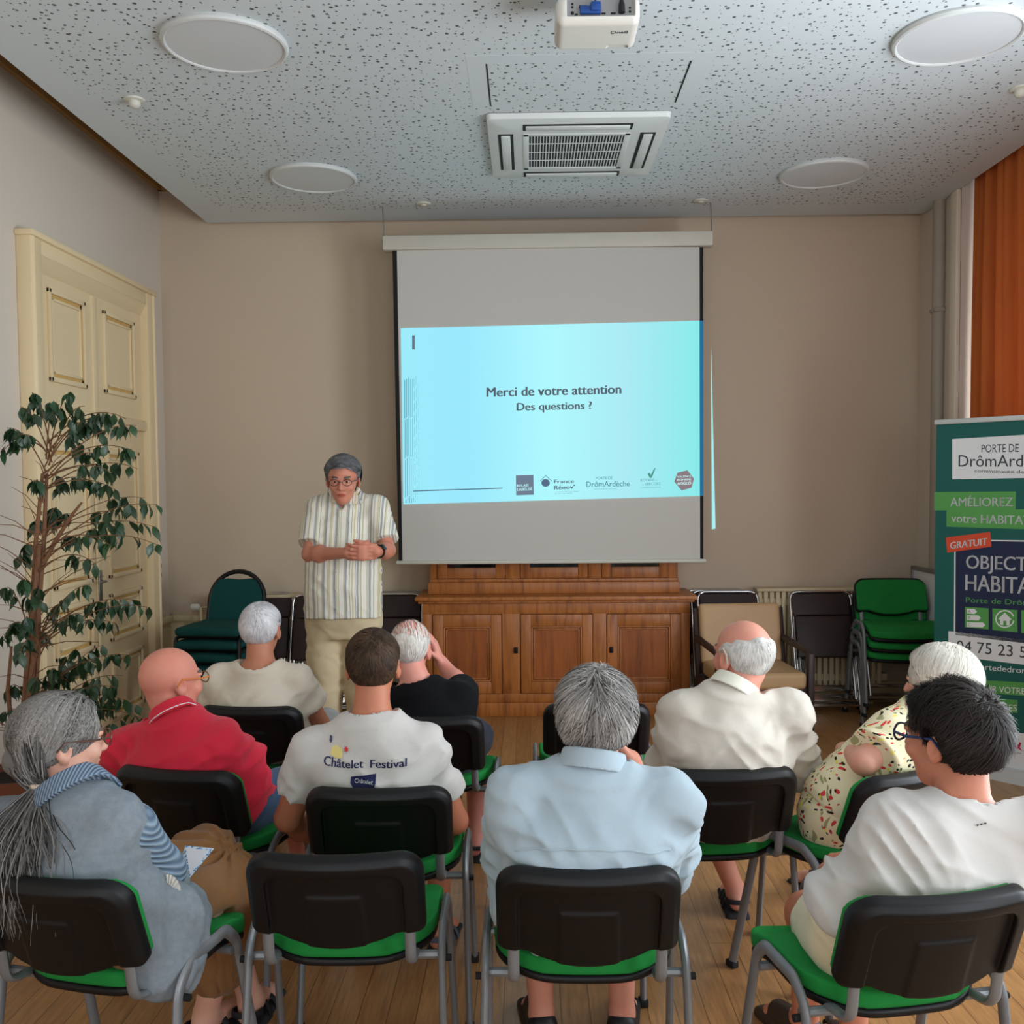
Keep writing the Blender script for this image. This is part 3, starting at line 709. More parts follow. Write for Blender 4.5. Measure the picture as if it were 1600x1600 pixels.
# ------------------------------------------------------------------ beige armchair
m_beige = M('beige_vinyl', (188, 152, 112), .5, var=.03); m_dwood = M('dark_stained_wood', (48, 33, 30), .45, var=.1, vs=12)
ar = empty('armchair', (1.49, 6.42, 0), math.radians(184), 'beige upholstered armchair with dark wooden frame beside the buffet', 'armchair')
field_obj(Field().box((0, .02, .40), (.275, .27, .055), .03), 'seat_cushion', m_beige, ar, .008)
f = Field().box((0, 0, .21), (.285, .045, .21), .03); o = field_obj(f, 'back_cushion', m_beige, ar, .008); o.location = (0, -.26, .42); o.rotation_euler = (.16, 0, 0)
for s in (-1, 1):
    MB().tube(fillet([(s*.30, .27, 0), (s*.30, .26, .56), (s*.30, .2, .585), (s*.30, -.3, .60)], .04), .022, 8, ry=1.1).build('armrest', m_dwood, ar)
    MB().box((s*.30, .27, .29), (.042, .05, .58), .008).build('leg', m_dwood, ar)
    MB().tube([(s*.30, -.34, 0), (s*.30, -.25, .38), (s*.30, -.34, .80)], .022, 8).build('leg', m_dwood, ar)
MB().box((0, .25, .315), (.6, .03, .08), .006).box((0, -.25, .33), (.6, .03, .06), .006).box((-.3, 0, .32), (.03, .5, .06), .006).box((.3, 0, .32), (.03, .5, .06), .006).build('seat_frame', m_dwood, ar)

# ------------------------------------------------------------------ teal stacking chairs
m_teal = M('dark_teal_fabric', (20, 72, 70), .9, spec=.2, var=.08, vs=60, bump=.2, bs=600); m_blk = M('black_steel_tube', (18, 18, 20), .4)
def teal_proto():
    t = empty('stacking_chair', (0, 0, 0), 0, 'x', 'stacking chair', 'teal chairs stacked in the corner')
    f = Field().box((0, .01, .445), (.225, .225, .03), .028, k=0); f.ell((0, .03, .455), (.21, .21, .035), k=.02)
    field_obj(f, 'seat', m_teal, t, .008)
    arch = [(.205*math.cos(a), .205*math.sin(a)) for a in np.linspace(0, PI, 17)]
    pts = [(.205, .44)]+[(x, .60+z) for x, z in arch]+[(-.205, .44)]
    def yb(z): return -.225-.22*(z-.44)
    MB().tube([(x, yb(z), z) for x, z in pts], .017, 8, up=(0, 1, 0)).build('back_frame', m_blk, t)
    n_ = len(pts); inn = [(x*.95, z) for x, z in pts if z < .75]; 
    right = [(x, z) for x, z in inn if x > 0]; left = [(x, z) for x, z in inn if x < 0]
    out = right+[(.09, .755), (0, .748), (-.09, .755)]+left
    V = [(x, yb(z)+.018, z) for x, z in out]+[(x, yb(z)-.012, z) for x, z in out]; m = len(out)
    MB().raw(V, [list(range(m)), list(range(2*m-1, m-1, -1))]+[[i, i+m, (i+1) % m+m, (i+1) % m] for i in range(m)]).build('back_pad', m_teal, t, angle=30)
    for s in (-1, 1):
        MB().tube(fillet([(s*.235, .235, 0), (s*.225, .2, .40), (s*.225, 0, .41)], .04), .013, 8).build('leg', m_blk, t)
        MB().tube(fillet([(s*.235, -.27, 0), (s*.225, -.2, .41), (s*.225, 0, .41)], .04), .013, 8).tube([(s*.225, -.2, .41), (s*.205, -.225, .46)], .013, 8).build('leg', m_blk, t)
    MB().tube([(-.225, .17, .405), (.225, .17, .405)], .011, 8).build('stretcher', m_blk, t)
    return t
tp = teal_proto()
for k in range(4):
    o = tp if k == 0 else copy_tree(tp)
    o.location = (-2.13+.004*k, 6.55-.012*k, .09*k); o.rotation_euler = (0, 0, math.radians(172))
    o['label'] = 'dark teal stacking chair with rounded back, '+['lowest of the corner stack, standing on the floor', 'second from below in the corner stack', 'third from below in the corner stack', 'topmost of the corner stack'][k]

# ------------------------------------------------------------------ green and black meeting chairs
m_shell = N('black_moulded_plastic'); m_shell.color(lin((9, 9, 11))); m_shell.bump(m_shell.noise(m_shell.coords(), 900, 2), .12, .001); m_shell = m_shell.set(.48, 0, .32).m
m_green = M('bright_green_fabric', (28, 132, 58), .85, spec=.25, var=.08, vs=40, bump=.3, bs=900)
m_leg = M('grey_powder_coat', (128, 131, 134), .42, .35, var=.03)
def box2(u, w, hx, hy, rt, rb):
    r = np.where(w > 0, rt, rb); qx = np.abs(u)-hx+r; qy = np.abs(w)-hy+r
    return np.minimum(np.maximum(qx, qy), 0)+np.hypot(np.maximum(qx, 0), np.maximum(qy, 0))-r
def outline(p):
    u, w = p[:, 0], p[:, 2]
    a = box2(u, w-.165, .217, .118, .062, .02); b = np.hypot(u/.185, (w-.10)/.085); b = (b-1)*.085
    return np.minimum(a, b)
REC = math.atan2(.105, .30)
def bend(V):
    u, d, w = V[:, 0], V[:, 1], V[:, 2]
    return np.stack([u, -.215+.95*u*u-w*math.sin(REC)+d*math.cos(REC), .522+w*math.cos(REC)+d*math.sin(REC)], 1)
def meeting_proto():
    t = empty('meeting_chair', (0, 0, 0), 0, 'x', 'chair', 'green and black meeting chairs of the audience')
    def fn(p):
        d2 = outline(p); d = p[:, 1]
        inner = box2(p[:, 0], p[:, 2]-.085, .168, .158, .042, .02)
        plate = np.maximum(d2, np.abs(d)-.009)
        rim = np.maximum(np.maximum(d2, -inner), np.maximum(-d-.026+np.maximum(0, d2+.014)*.9, d-.02))
        pan = np.maximum(np.maximum(np.abs(p[:, 0])-.067-(.2-p[:, 2])*.03, p[:, 2]-.175), np.maximum(np.maximum(d2, -d-.0145), d))
        k = .006; r = plate
        for b in (rim, pan):
            h = np.clip(.5+.5*(r-b)/k, 0, 1); r = r*(1-h)+b*h-k*h*(1-h)
        return r
    f = Field(); f.add(fn, (0, 0, .15), .28, 0)
    V, Q = f.mesh(.0042, (-.24, -.05, -.03), (.24, .05, .34), 2); quad_mesh_np('backrest_shell', bend(V), Q, m_shell, t)
    f = Field(); f.add(lambda p: np.maximum(np.maximum(outline(p)+.005, outline(p+A(0, 0, .012))+.003), np.abs(p[:, 1]-.024)-.014), (0, 0, .15), .28, 0)
    V, Q = f.mesh(.006, (-.24, -.01, -.03), (.24, .06, .34), 3); quad_mesh_np('back_cushion', bend(V), Q, m_green, t)
    def seat_o(p): return box2(p[:, 0], p[:, 1], .232, .205, .05, .16)
    def sag(V): V = V.copy(); V[:, 1] += .05; V[:, 2] += .492-.03*np.clip((V[:, 1]-.08)/.13, 0, 1)**2-.25*np.clip(-V[:, 1]-.1, 0, 1)*.35+.25*V[:, 0]**2; return V
    f = Field(); f.add(lambda p: np.maximum(seat_o(p), np.abs(p[:, 2])-.022), (0, 0, 0), .34, 0)
    V, Q = f.mesh(.007, (-.26, -.24, -.05), (.26, .24, .05), 3); quad_mesh_np('seat_cushion', sag(V), Q, m_green, t)
    f = Field(); f.add(lambda p: np.maximum(seat_o(p)+.002, np.abs(p[:, 2]+.032)-.012), (0, 0, 0), .34, 0)
    V, Q = f.mesh(.007, (-.26, -.24, -.06), (.26, .24, .05), 2); quad_mesh_np('seat_shell', sag(V), Q, m_shell, t)
    for s in (-1, 1):
        R_ = fillet([(s*.262, -.19, .012), (s*.25, -.125, .48), (s*.25, -.06, .52), (s*.25, .02, .52)], [.09, .05])
        F_ = fillet([(s*.262, .25, .012), (s*.25, .14, .475), (s*.25, .09, .52), (s*.25, .02, .52)], [.09, .05])
        for P_ in (R_, F_):
            l = MB().tube(P_, .017, 10, ry=.62, up=(0, 1, 0)).build('leg', m_leg, t)
            MB().box((P_[0][0], P_[0][1], .012), (.028, .04, .024), .005).build('foot_cap', m_black, l)
        MB().tube(fillet([(s*.178, -.212, .59), (s*.178, -.195, .475), (s*.178, -.10, .463), (s*.178, .0, .458)], .05), .014, 10, ry=.7, up=(1, 0, 0)).build('back_support', m_leg, t)
        MB().tube([(s*.25, -.115, .45), (s*.275, -.115, .45)], .009, 10).build('bolt', m_black, t)
    for y in (-.10, .12): MB().tube([(-.252, y, .452), (.252, y, .452)], .012, 8).build('crossbar', m_leg, t)
    return t
mp = meeting_proto(); mfirst = [True]; CH = {}
def meeting(key, px, py, rz, label, group=None):
    o = mp if mfirst[0] else copy_tree(mp); mfirst[0] = False
    p = atz(px, py, .79); a = math.radians(rz); q = rot_z(a) @ A(0, .32, 0)
    o.location = (p[0]+q[0], p[1]+q[1], 0); o.rotation_euler = (0, 0, a); o['label'] = label; CH[key] = (A(*o.location), a)
    return o
B = 'black backed green seated chair '
meeting('C2', 514, 1345, 1, 'empty black backed green chair in the nearest row, between ponytail woman and blue shirt man')
meeting('C3', 922, 1368, 0, B+'under the grey haired man in the pale blue shirt')
meeting('C1', 42, 1380, -13, B+'under the woman with the long grey ponytail')
meeting('C4', 1500, 1408, 11, B+'under the dark haired man in white at the right edge')
meeting('C5', 257, 1208, -12, B+'under the bald man in the red polo')
meeting('C6', 586, 1238, 1, B+'under the young man in the printed white T-shirt')
meeting('C7', 1150, 1208, 5, B+'under the balding man in the off-white polo')
meeting('C8', 1447, 1208, 30, B+'under the white haired woman in the flowered dress')
meeting('C9', 380, 1108, -4, B+'under the short white haired woman in the cream top')
meeting('C10', 664, 1124, -2, B+'under the man in the black T-shirt')
meeting('C11', 934, 1104, 0, 'empty black backed green chair in front of the grey haired man in blue')
for k in range(3):
    o = copy_tree(mp); o.location = (2.60, 6.80-.03*k, .076*k); o.rotation_euler = (0, 0, math.radians(177)); o.scale = (1.16, 1.0, 1.04)
    o['group'] = 'green chairs stacked beside the banner'
    o['label'] = 'green meeting chair '+['at the bottom of the stack beside the banner', 'in the middle of the stack beside the banner', 'on top of the stack beside the banner, green back showing'][k]

# ------------------------------------------------------------------ roll-up banner
BP0 = atz(1457, 1192, 0); BD = unit(A(.665, -.747, 0)); BN = A(BD[1], -BD[0], 0)   # BN points to the viewer side
if BN[1] > 0: BN = -BN
ba = math.atan2(BD[1], BD[0])
bn = empty('roll_up_banner', (BP0[0]+BD[0]*.4, BP0[1]+BD[1]*.4, 0), ba, 'tall green roll-up banner about improving your home, at the right edge', 'banner')
def bq(px, py):
    """photo position on the banner -> (along, height) in the banner's own plane"""
    d = _ray(px, py); t = ((BP0-CAMP)@BN)/(d@BN); P = CAMP+d*t; return (P-BP0)@BD-.4, P[2]
def ml(name, rgb, r=.5): return M(name, rgb, r, var=.01)
BH = bq(1462, 664)[1]
m_bg = ml('banner_teal_print', (20, 88, 82)); m_bl = ml('banner_light_green_print', (84, 152, 78)); m_bw = ml('banner_white_print', (222, 222, 224)); m_bnv = ml('banner_navy_print', (26, 38, 68)); m_bo = ml('banner_orange_print', (206, 74, 46)); m_bt = ml('banner_dark_lettering', (52, 62, 68))
MB().b2((-.4, -.0015, .06), (.4, .0015, BH)).build('printed_sheet', m_bg, bn, smooth=False)
MB().b2((-.41, -.012, BH), (.41, .012, BH+.03), .006).build('top_rail', M('banner_top_rail', (200, 202, 200), .4, .2), bn)
MB().prism([(-.07, 0), (.07, 0), (.05, .07), (-.05, .07)], -.41, .41, 'yz').build('base_cassette', M('banner_base', (196, 198, 198), .4, .3), bn)
MB().tube([(0, .03, .03), (0, .02, BH)], .01, 10).build('support_pole', m_metal, bn)
def bpoly(name, pts, mat, e=.0022):
    P = [bq(*p) for p in pts]; n_ = len(P)
    return MB().raw([(a, -e, z) for a, z in P]+[(a, -.001, z) for a, z in P], [list(range(n_)), list(range(2*n_-1, n_-1, -1))]+[[i, i+n_, (i+1) % n_+n_, (i+1) % n_] for i in range(n_)]).build(name, mat, bn, smooth=False)
def btext(name, items, mat, e=.0032):
    mb = MB()
    for (t, x0, x1, y0, y1, h, bold) in items:
        a0, z0 = bq(x0, y0); a1, z1 = bq(x1, y1); hh = bq(x0, y0-h)[1]-z0
        V, Fc = fit_text(t, a0, a1, 0, hh, bold); mb.raw([(v[0], -e, z0+(z1-z0)*(v[0]-a0)/(a1-a0)+v[1]) for v in V], Fc)
    return mb.build(name, mat, bn, smooth=False)
bpoly('logo_field', [(1488, 686), (1488, 749), (1640, 746), (1640, 677)], m_bw)
btext('community_lettering', [('PORTE DE', 1534, 1592, 707, 706, 13, 0), ('DrômArdèche', 1498, 1652, 729, 729, 19, .0), ('communauté de communes', 1523, 1660, 738, 741, 5, 0)], m_bt)
bpoly('slogan_field', [(1460.5, 769), (1460.5, 797.5), (1479, 797.5), (1479, 823), (1640, 828), (1640, 795), (1587, 796), (1587.5, 768)], m_bl)
btext('slogan_lettering', [('AMÉLIOREZ', 1485, 1583, 791, 791, 14, .014)], m_bw); btext('slogan_lettering', [('votre HABITAT', 1486.5, 1611, 816, 820, 14, .014)], m_bw)
bpoly('navy_field', [(1492, 846), (1492, 992), (1660, 1012), (1660, 846)], m_bnv)
bpoly('navy_outline', [(1491.5, 862), (1490.8, 992), (1493, 992), (1493.5, 862)], m_bw, .0030)
bpoly('navy_outline', [(1549, 843.6), (1549, 845.4), (1660, 847.4), (1660, 845)], m_bw, .0030)
bpoly('free_tag', [(1478, 840), (1480.5, 863.5), (1549.5, 854), (1547.5, 831)], m_bo, .004)
btext('free_lettering', [('GRATUIT', 1485, 1543.5, 857.5, 851, 11, .03)], m_bw, .005)
btext('programme_lettering', [('OBJECTIF', 1509.5, 1626, 888, 893, 22, .014), ('HABITAT', 1508.5, 1630, 922, 930, 26, .014)], m_bw)
btext('programme_subtitle', [('Porte de DrômArdèche', 1509.5, 1672, 941, 949, 8.5, 0)], m_bl)
for x0, x1 in ((1508, 1545), (1551, 1590), (1596, 1640)): bpoly('pictogram_field', [(x0, 948+(x0-1508)*.06), (x0, 980+(x0-1508)*.1), (x1, 983.5+(x1-1545)*.1), (x1, 950.5+(x1-1545)*.06)], m_bl, .0028)
mbp = []
for i, (y, L) in enumerate(((951, 12), (961, 18), (972, 25))): bpoly('energy_arrow', [(1511, y), (1511, y+7.5), (1511+L, y+8.3), (1515+L, y+4.5), (1511+L, y+.4)], m_bw, .0036)
btext('energy_letter', [('A', 1513, 1517, 957, 957, 4.5, 0), ('B', 1513, 1517, 967, 967, 4.5, 0), ('C', 1513, 1517, 978, 978, 4.5, 0)], m_bl, .0046)
cx, cy = 1570.5, 967; ring = [(cx+15*math.cos(a), cy+14*math.sin(a)) for a in np.linspace(.2, 2*PI-.3, 28)]+[(cx+13*math.cos(a), cy+12*math.sin(a)) for a in np.linspace(2*PI-.3, .2, 28)]
bpoly('house_ring', ring, m_bw, .0036)
bpoly('house_pictogram', [(1560, 967), (1570.5, 957), (1581, 968), (1578, 969), (1578, 977), (1573, 976.7), (1573, 970), (1568, 970), (1568, 976.5), (1563, 976), (1563, 968)], m_bw, .0036)
bpoly('phone_field', [(1482, 986), (1482, 1024), (1660, 1046), (1660, 1006)], m_bw)
btext('phone_lettering', [('04 75 23 5', 1495, 1604, 1017, 1028, 18, .0)], m_bt)
btext('mail_lettering', [('t@portededrom', 1503, 1608, 1043, 1053, 9.5, 0)], m_bw)
bpoly('advice_field', [(1508, 1061), (1508, 1080), (1660, 1092), (1660, 1070)], m_bl)
bpoly('advice_field', [(1508, 1087), (1508, 1107), (1590, 1114), (1590, 1094)], m_bl)
btext('advice_lettering', [('SUR VOTRE', 1536, 1602, 1080, 1085, 10, .0), ('FINANCIÈRES', 1508, 1589, 1106, 1111, 10, 0)], m_bw)
bpoly('footer_field', [(1461, 1140), (1461, 1200), (1660, 1236), (1660, 1148)], m_bw)
bpoly('red_mark', [(1577, 1163), (1584, 1166), (1592, 1163), (1593, 1159), (1596, 1161), (1594, 1168), (1598, 1174), (1592, 1170), (1584, 1169)], ml('banner_red_mark', (190, 40, 70)), .003)
bpoly('partner_mark', [(1548, 1166), (1548, 1168), (1568, 1168), (1568, 1166)], ml('banner_pink_mark', (210, 130, 140)), .003)
btext('partner_lettering', [('drôme', 1548, 1568, 1174, 1175, 3, 0), ('ardèche', 1576, 1596, 1177, 1178, 3, 0)], m_bt)

# white board leaning in the corner behind the banner
wb = empty('whiteboard', (2.93, 7.0, 0), math.radians(-70), 'white board with grey frame leaning in the corner behind the green banner', 'board')
MB().box((0, 0, .53), (.62, .012, 1.0), .002, R=rot_x(0)).build('board_sheet', m_bw, wb); mb = MB()
mb.box((0, 0, 1.035), (.66, .03, .03), .004).box((0, 0, .025), (.66, .03, .03), .004).box((-.32, 0, .53), (.03, .03, 1.03), .004).box((.32, 0, .53), (.03, .03, 1.03), .004); mb.build('frame', m_metal, wb)
wb.rotation_euler = (0, 0, math.radians(90)); wb.location = (2.89, 6.93, 0.0)

# ------------------------------------------------------------------ orange curtain
n = N('orange_curtain_cloth'); c = n.mix(n.noise(n.coords(scale=(1, 1, .15)), 14), lin((198, 112, 58)), lin((216, 130, 72)))
n.color(c); n.bump(n.noise(n.coords(), 500, 2), .15, .001); n.set(.9, 0, .15)
tr = n.add('ShaderNodeBsdfTranslucent'); n.link(c, tr.inputs[0]); mx = n.t.nodes.new('ShaderNodeMixShader'); mx.inputs[0].default_value = .28
n.link(n.b.outputs[0], mx.inputs[1]); n.link(tr.outputs[0], mx.inputs[2]); n.link(mx.outputs[0], n.t.nodes['Material Output'].inputs[0]); m_curt = n.m
V = []; Fc = []; ny, nz = 260, 40; ZTOP = 3.80
for i in range(ny+1):
    s = i/ny; y = 4.3+s*2.37
    for j in range(nz+1):
        t = j/nz; z = .03+(ZTOP-.03)*t
        f1 = math.sin(s*2*PI*13+.9*math.sin(s*19)); f2 = math.sin(s*2*PI*31+2*math.sin(s*11+t*1.5))
        amp = .030+.018*(1-t)
        V.append((3.055+amp*f1*(.8+.3*math.sin(s*23))+.012*f2*(.4+.6*t)+.01*math.sin(4*t+9*s), y+.012*math.sin(3*t+s*30)*(1-t), z))
for i in range(ny):
    for j in range(nz): a = i*(nz+1)+j; Fc.append([a, a+nz+1, a+nz+2, a+1])
cu = empty('curtain', (3.05, 5.5, 0), 0, 'long orange curtain hanging in the window at the right edge', 'curtain')
o = MB().raw(np.array(V)-A(3.05, 5.5, 0), Fc).build('cloth', m_curt, cu, angle=None); so_ = o.modifiers.new('thickness', 'SOLIDIFY'); so_.thickness = .003
MB().tube([(0, -1.2, ZTOP-.04), (0, 1.13, ZTOP-.04)], .014, 10).build('curtain_rod', m_white, cu)

# wall switch plate between door and corner
sw = empty('switch_plate', (XL, 7.18, 1.05), 0, 'white wall plate with two rows of sockets beside the cream door', 'switch plate')
MB().box((.006, 0, 0), (.012, .14, .17), .004).build('plate', m_white, sw)
mb = MB()
for z in (.035, -.035):
    for y in (-.045, 0, .045): mb.box((.013, y, z), (.004, .028, .03), .001)
mb.build('sockets', M('grey_socket', (150, 148, 142), .5), sw)

# ------------------------------------------------------------------ ficus
m_leaf = N('ficus_leaf'); v_ = m_leaf.coords(); m_leaf.color(m_leaf.mix(m_leaf.noise(v_, 9), lin((22, 46, 32)), lin((52, 84, 48)))); m_leaf = m_leaf.set(.38, 0, .5).m
m_bark = M('ficus_bark', (122, 84, 58), .8, var=.2, vs=40, bump=.4, bs=120)
fc_base = at(36, 1240, 4.45); fx = A(fc_base[0], fc_base[1], 0)
fi = empty('potted_ficus', tuple(fx), 0, 'tall weeping fig with drooping dark leaves in front of the cream door', 'plant')
r_ = random.Random(5)
def fp_(px, py, dy=0): return at(px, py, 4.45+dy)-fx
mb = MB()
stem = [fp_(34, 1330), fp_(38, 1240), fp_(46, 1100), fp_(54, 980), fp_(62, 850), fp_(70, 740), fp_(73, 690)]
for k in range(4):
    a0 = k*PI/2
    mb.tube([p+A(.028*math.cos(a0+i*.9), .028*math.sin(a0+i*.9), 0)*(1-.1*i) for i, p in enumerate(stem[:6-(k % 2)])], [.019, .017, .015, .013, .011, .008][:6-(k % 2)], 8)
mb.tube([fp_(58, 900), fp_(84, 850), fp_(112, 805), fp_(128, 785)], [.013, .011, .008, .005], 8)
mb.tube([fp_(20, 1330), fp_(24, 1180), fp_(12, 1080), fp_(18, 1010)], [.014, .012, .01, .006], 8)
mb.tube([fp_(52, 1330), fp_(60, 1180), fp_(56, 1080), fp_(62, 1000)], [.014, .012, .01, .008], 8)
mb.build('trunk', m_bark, fi)
tips = [(50, 600), (32, 622), (10, 655), (5, 690), (22, 672), (110, 598), (132, 620), (140, 645), (84, 612), (175, 640), (197, 640), (213, 652), (205, 690), (215, 720), (128, 690), (160, 700), (150, 650), (185, 755), (225, 765), (246, 775), (240, 810), (246, 838), (190, 812), (172, 838), (150, 868), (120, 828), (100, 755), (110, 790), (150, 745), (175, 725), (88, 780), (205, 790), (60, 800), (55, 740), (38, 890), (10, 905), (28, 860), (20, 960), (5, 985), (40, 950), (230, 935), (212, 925), (172, 930), (142, 900), (128, 945), (182, 962), (160, 995), (120, 1000), (192, 1042), (195, 1080), (135, 1030), (105, 1050), (85, 1030), (216, 1090), (190, 1110), (160, 1098), (140, 1062), (15, 1062), (58, 1050), (8, 1100), (75, 1110), (175, 1140), (150, 1020), (30, 1010), (75, 985), (95, 930), (60, 900), (228, 1112), (205, 1010), (180, 1060)]
tw = MB(); LV = []; LF = []
def leaf(p, d, L, w):
    d = unit(d); side = unit(np.cross(d, A(r_.uniform(-1, 1), r_.uniform(-1, 1), .35))); nrm = np.cross(side, d); b = len(LV)
    prof = [(0, 0), (.18, .62), (.42, 1), (.68, .72), (.88, .22), (1.08, 0)]
    for (t, q) in prof:
        c = p+d*L*t+nrm*L*(.12*math.sin(t*2.6)); 
        LV.append(c-side*w*q*.5+nrm*w*.14*q); LV.append(c); LV.append(c+side*w*q*.5+nrm*w*.14*q)
    for i in range(5):
        a = b+i*3; LF.append([a, a+1, a+4, a+3]); LF.append([a+1, a+2, a+5, a+4])
for (px, py) in tips:
    tip = fp_(px, py, r_.uniform(-.32, .28))
    cand = [s for s in stem if s[2] < tip[2]+.06] or [stem[1]]
    root = max(cand, key=lambda s: s[2]-.5*abs(s[2]-tip[2]+.2)) if r_.random() < .6 else cand[-1]
    root = root+A(r_.uniform(-.02, .02), r_.uniform(-.02, .02), r_.uniform(-.18, 0))
    mid = root*.45+tip*.55+A(0, 0, .05+.12*np.linalg.norm(tip-root)); end = tip+A(0, 0, -.04)
    P = [(1-t)**2*root+2*t*(1-t)*mid+t*t*end for t in np.linspace(0, 1, 9)]
    tw.tube(P, list(np.linspace(.0038, .0013, 9)), 5)
    for q in range(r_.randint(9, 14)):
        t = r_.uniform(.5, 1.0); p = (1-t)**2*root+2*t*(1-t)*mid+t*t*end
        leaf(p+A(r_.uniform(-.012, .012), r_.uniform(-.012, .012), 0), A(r_.uniform(-.55, .55), r_.uniform(-.55, .55), -1), r_.uniform(.056, .09), r_.uniform(.028, .042))
for k in range(60):     # bare side twigs
    i = r_.randint(1, 4); s = stem[i]*(1-(q := r_.random()))+stem[i+1]*q; d = A(r_.uniform(-.28, .34), r_.uniform(-.25, .2), r_.uniform(.02, .2))
    tw.tube([s, s+d*.5+A(0, 0, .02), s+d], [.003, .002, .001], 4)
tw.build('twigs', m_bark, fi); MB().raw(LV, LF).build('foliage', m_leaf, fi, angle=None)
MB().lathe([(0, .02), (.15, 0), (.16, .01), (.20, .32), (.205, .34), (.185, .34), (.18, .30), (0, .30)], 32, tuple(stem[0]*A(1, 1, 0)+A(.0, 0, 0))).build('pot', M('terracotta_pot', (120, 70, 46), .8), fi)
MB().lathe([(0, .31), (.182, .305)], 24, tuple(stem[0]*A(1, 1, 0))).build('soil', M('potting_soil', (40, 30, 24), .95), fi)
# ------------------------------------------------------------------ people: builders
_tab = np.random.default_rng(3).random((32, 32, 32))
def noise3(p):
    i = np.floor(p).astype(int); f = p-i; f = f*f*(3-2*f); i &= 31; j = (i+1) & 31
    def g(a, b, c): return _tab[a, b, c]
    x0, y0, z0 = i.T; x1, y1, z1 = j.T; fx_, fy_, fz_ = f.T
    a = g(x0, y0, z0)*(1-fx_)+g(x1, y0, z0)*fx_; b = g(x0, y1, z0)*(1-fx_)+g(x1, y1, z0)*fx_
    c = g(x0, y0, z1)*(1-fx_)+g(x1, y0, z1)*fx_; d = g(x0, y1, z1)*(1-fx_)+g(x1, y1, z1)*fx_
    return (a*(1-fy_)+b*fy_)*(1-fz_)+(c*(1-fy_)+d*fy_)*fz_
def folds(p, o, ux, uz, amp, seed=0, horiz=1.0):
    """soft creases: long across the back, plus diagonals dropping from the armpits"""
    ux = unit(ux); uz = unit(uz); uy = np.cross(uz, ux); q = p-o; x = q@ux; z = q@uz; y = q@uy
    r = 0
    for (a, f1, f2, w) in ((.12, 5, 19, horiz), (.75, 6, 20, .8), (-.75, 6, 20, .8), (1.4, 5, 13, .35)):
        c, s = math.cos(a), math.sin(a); u = x*c+z*s; v = -x*s+z*c
        n = noise3(np.stack([u*f1+seed, v*f2+2.3*seed, y*5+a*7+11], 1)); r = r+w*(1-np.abs(2*n-1))**2
    return amp*(np.minimum(r, 1.9+.2*(r-1.9))-1.0)
def loft(F, secs, k=.02, mode='u'):
    """secs: (centre, lateral dir, half width, half depth) from pelvis to neck"""
    C = np.array([s[0] for s in secs]); p0, p1 = C[0], C[-1]; L = np.linalg.norm(p1-p0); w = (p1-p0)/L
    T = (C-p0)@w; UX = np.array([unit(s[1]) for s in secs]); a_ = np.array([s[2] for s in secs]); b_ = np.array([s[3] for s in secs])
    def fn(p):
        tt = (p-p0)@w; t = np.clip(tt, T[0], T[-1])
        c = np.stack([np.interp(t, T, C[:, i]) for i in range(3)], 1); ux = np.stack([np.interp(t, T, UX[:, i]) for i in range(3)], 1)
        ux /= np.linalg.norm(ux, axis=1)[:, None]; uy = np.cross(w, ux); uy /= np.linalg.norm(uy, axis=1)[:, None]
        a = np.interp(t, T, a_); b = np.interp(t, T, b_); q = p-c
        x = (q*ux).sum(1)/a; y = (q*uy).sum(1)/b
        r = (np.abs(x)**2.3+np.abs(y)**2.3)**(1/2.3); k1 = np.hypot(x/a, y/b)+1e-6
        d = np.where(r < .3, (r-1)*np.minimum(a, b), r*(r-1)/k1)
        e = np.abs(tt-t); return np.where(e > 0, np.hypot(np.maximum(d, 0), e)+np.minimum(d, 0)*0, d)
    F.add(fn, (p0+p1)/2, L/2+max(a_.max(), b_.max()), k, mode); return fn
def smoothsecs(tab, p0, p1, lat0, lat1, fwd, n=24):
    """resample a coarse table (t, a, b, forward offset) smoothly"""
    T = np.array([r[0] for r in tab]); out = []
    tt = np.linspace(T[0], T[-1], n)
    def cr(v, t):   # monotone-ish cubic
        i = min(max(np.searchsorted(T, t)-1, 0), len(T)-2); h = (t-T[i])/(T[i+1]-T[i])
        m0 = (v[min(i+1, len(T)-1)]-v[max(i-1, 0)])/(T[min(i+1, len(T)-1)]-T[max(i-1, 0)])*(T[i+1]-T[i]); m1 = (v[min(i+2, len(T)-1)]-v[i])/(T[min(i+2, len(T)-1)]-T[i])*(T[i+1]-T[i])
        return (2*h**3-3*h*h+1)*v[i]+(h**3-2*h*h+h)*m0+(-2*h**3+3*h*h)*v[i+1]+(h**3-h*h)*m1
    for t in tt:
        a, b, o = [cr([r[k] for r in tab], t) for k in (1, 2, 3)]; s = min(max(t, 0), 1)
        out.append((p0*(1-t)+p1*t+fwd*o, lat0*(1-s)+lat1*s, a, b))
    return out
def headR(yaw, pitch=0, roll=0): return rot_z(math.radians(yaw)) @ rot_x(-math.radians(pitch)) @ rot_y(math.radians(roll))
